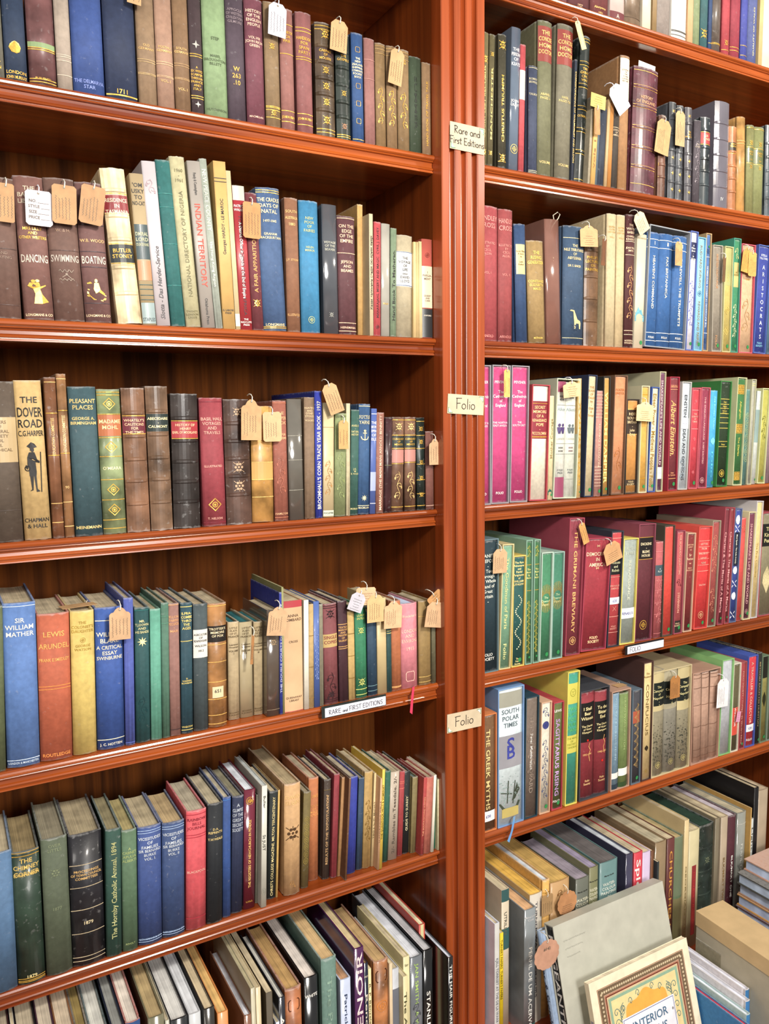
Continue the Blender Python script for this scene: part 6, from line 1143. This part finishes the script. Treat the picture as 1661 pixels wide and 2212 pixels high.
for i in range(38):
    u = i/37
    for cx, cz in ((.027, .03+u*(PH-.06)), (PW-.027, .03+u*(PH-.06)), (.03+u*(PW-.06), PH-.027), (.03+u*(PW-.06), .027)): b.add([(cx+x*.005, -.0005, cz+z*.005) for x, z in circ(0, 0, .5, 8)], [tuple(range(8))])
b.build('border_beads', mat('paper', 'c8b898'), pb)
rectf(.0495, .0495, PW-.0495, PH-.0495, -.0003, 'e0cc94', 'cover_panel')
pts = []
CX, CZ = PW/2, PH-.125
for i in range(80):
    a = 2*math.pi*i/80; rx = .070*(1+.06*math.cos(8*a)); rz = .055*(1+.08*math.cos(8*a)); pts.append((CX+rx*math.cos(a), CZ+.012+rz*math.sin(a)))
b = MB(); b.add([(x, -.0005, z) for x, z in pts], [tuple(range(80))]); b.build('yellow_cartouche', mat('paper', 'dfa84c'), pb)
S = []
for sx in (-1, 1):
    for k in range(3):
        S.append([(CX+sx*(.02+k*.022+.006*math.cos(j*.7)*(1-j/12)), PH-.058-k*.008+.009*math.sin(j*.7)*(1-j/12)) for j in range(11)])
    for k in range(4):
        S.append([(CX+sx*(.083-.008*math.cos(j*.7)*(1-j/12)), PH-.075-k*.02+.009*math.sin(j*.7)*(1-j/12)) for j in range(11)])
        S.append([(CX+sx*(.062+.012*math.sin(j*.5)), PH-.062-k*.006-j*.004) for j in range(6)])
V, F = strokes2d(S, .0014); b = MB(); b.add([(x, -.0006, z) for x, z in V], F); b.build('scrolling_foliage', mat('paper', '5a7c78'), pb)
for sx in (-1, 1):
    b = MB(); b.add([(CX+sx*.068+x*.009, -.0008, PH-.118+z*.011) for x, z in circ(0, 0, .5, 12)], [tuple(range(12))]); b.build('cover_medallion', mat('paper', 'a8562c'), pb)
    b = MB(); b.add([(CX+sx*.068+x*.005, -.001, PH-.118+z*.006) for x, z in circ(0, 0, .5, 10)], [tuple(range(10))]); b.build('medallion_centre', mat('paper', 'c0bcb8'), pb)
q = (CX-.072, .05, CX+.076, PH-.092); rectf(q[0], q[1], q[2], q[3], -.0010, 'e4e4ec', 'title_panel')
b = MB(); V, F = strokes2d([closed([(q[0]+.003, q[1]+.003), (q[2]-.003, q[1]+.003), (q[2]-.003, q[3]-.003), (q[0]+.003, q[3]-.003)])], .0012); b.add([(x, -.0013, z) for x, z in V], F); b.build('title_rule', mat('paper', '5c6490'), pb)
b = MB()
for i, s in enumerate(('INTERIOR', 'DESIGNS')): V, F, u = text2d(s, .0165, .132); b.add([(x+(q[0]+q[2])/2, -.0015, z+q[3]-.030-i*.026) for x, z in V], F)
b.build('title_lettering', mat('paper', '4c6c88'), pb)
b = MB(); V, F, u = text2d('INTERIOR DESIGNS', .008, 9); b.add([(-.0004, .003+z if 0 else PT-.0025-z, PH-.12-x) for x, z in V], F); b.build('spine_lettering', mat('paper', '3c5c94'), pb)
tag(pb, 'paperback with ornate framed cover and yellow centre, leaning on the grey slipcase', 'book', 'books propped on the floor')
zp = CAMZ-1.114; TP = math.radians(-15); 
place(pb, (1.057, -.168-PH*math.sin(-TP), zp-PH*math.cos(TP)), TP, 0)
# thin books with bright blue spines, between the paperback and the cream box
for i, (hx, sp_, w_, dz, lab) in enumerate([('1878b8', 'c02838', .0105, .0, 'slim blue book with red inner cover, leftmost of the floor row'), ('a8c8c8', '1a80c0', .012, .012, 'slim pale aqua book with blue spine in the floor row'),
        ('d8d8e0', '1a80c8', .0135, .028, 'slim white book with blue spine in the floor row'), ('e0dce4', '1a7cc0', .0125, .04, 'slim whiter book with blue spine, fourth of the floor row')]):
    hh = CAMZ-1.222+dz; x = 1.352+i*.0142
    r = build_book('c', hx, x, -.318+i*.012, .0003, w_, hh, 0, ['d .16', 'w %s' % ('d8dce8' if i else 'c02838'), 'L %s 0 1' % sp_], lab, 'floor'); r['group'] = 'books standing on the floor'
r = build_book('c', '8c8468', 1.4135, -.28, .0003, .012, CAMZ-1.155, 0, ['d .14', 'w a89c80'], 'slim khaki book beside the cream box', 'floor'); r['group'] = 'books standing on the floor'
# cream box, its long top running towards the viewer
bx = empty('storage_box', (1.457, -.14, 0), (0, 0, math.radians(-3))); bh = CAMZ-1.093
b = MB(); b.box(-.046, -.26, 0, .036, 0, bh-.03); b.build('box_base', mat('case', 'b4ac94'), bx)
b = MB(); b.box(-.0475, -.2615, bh-.034, .0375, .0015, bh); b.build('box_lid', mat('case', 'd0b078'), bx)
tag(bx, 'large cream box with golden top in front of the bottom right shelf', 'box')
# stack of flat books on a carton
ct = empty('cardboard_carton', (1.74, -.2, 0)); b = MB(); b.box(-.12, -.12, 0, .12, .09, .215); b.build('carton_body', mat('case', '9a7c50'), ct); b = MB(); b.box(-.1205, -.1205, .215, -.001, .0905, .218); b.box(.001, -.1205, .215, .1205, .0905, .218); b.build('carton_flap', mat('case', 'a4865a'), ct)
tag(ct, 'brown carton under the stack of flat books at the right edge', 'carton')
z = .2185
for i, (hx, pg, dx, lab) in enumerate([('54182c', 'b8c4dc', .004, 'maroon flat book, lowest of the stack at the right edge'), ('4c1830', 'b4c0dc', -.004, 'dark maroon flat book, second from the bottom of the stack'),
        ('c88c2c', 'b0c0e0', .0, 'flat book with golden yellow cover in the stack'), ('a87c58', 'b4c4e0', .003, 'flat book with tan patterned cover in the stack'), ('4a4a44', 'b8c8e0', -.002, 'flat book with dark colourful cover in the stack'),
        ('c89478', 'b8c8e4', .022, 'flat book with peach cover, topmost of the stack')]):
    r = empty('hardback_book', (1.722+dx, -.185, z)); T = .0275; b = MB(); b.box(-.10, -.12, 0, .10, .10, .0025); b.box(-.10, -.12, T-.0025, .10, .10, T); b.box(.0975, -.12, .0025, .10, .10, T-.0025); b.build('cover', mat('cloth', hx), r)
    b = MB(); b.box(-.0965, -.1165, .0026, .0974, .0965, T-.0026); b.build('page_block', pages_mat(pg), r); tag(r, lab, 'book', 'flat books stacked at the right edge'); z += T+.0004
# scalloped tags on the bottom right shelf
tag_at(1225, 1950, 42, 52, 0, 'b58258', 'brown scalloped round tag before the water-colour volumes', y=-.062, shape='scallop')
tag_at(1181, 2062, 54, 64, 2, 'bc9078', 'pinkish brown scalloped tag numbered 142 before the grey slipcase', y=-.135, shape='scallop', text='#142')
tag_at(1182, 1955, 24, 44, 0, 'a08058', 'brown tag behind the straw-topped book, bottom right shelf', y=-.056, shape='card')
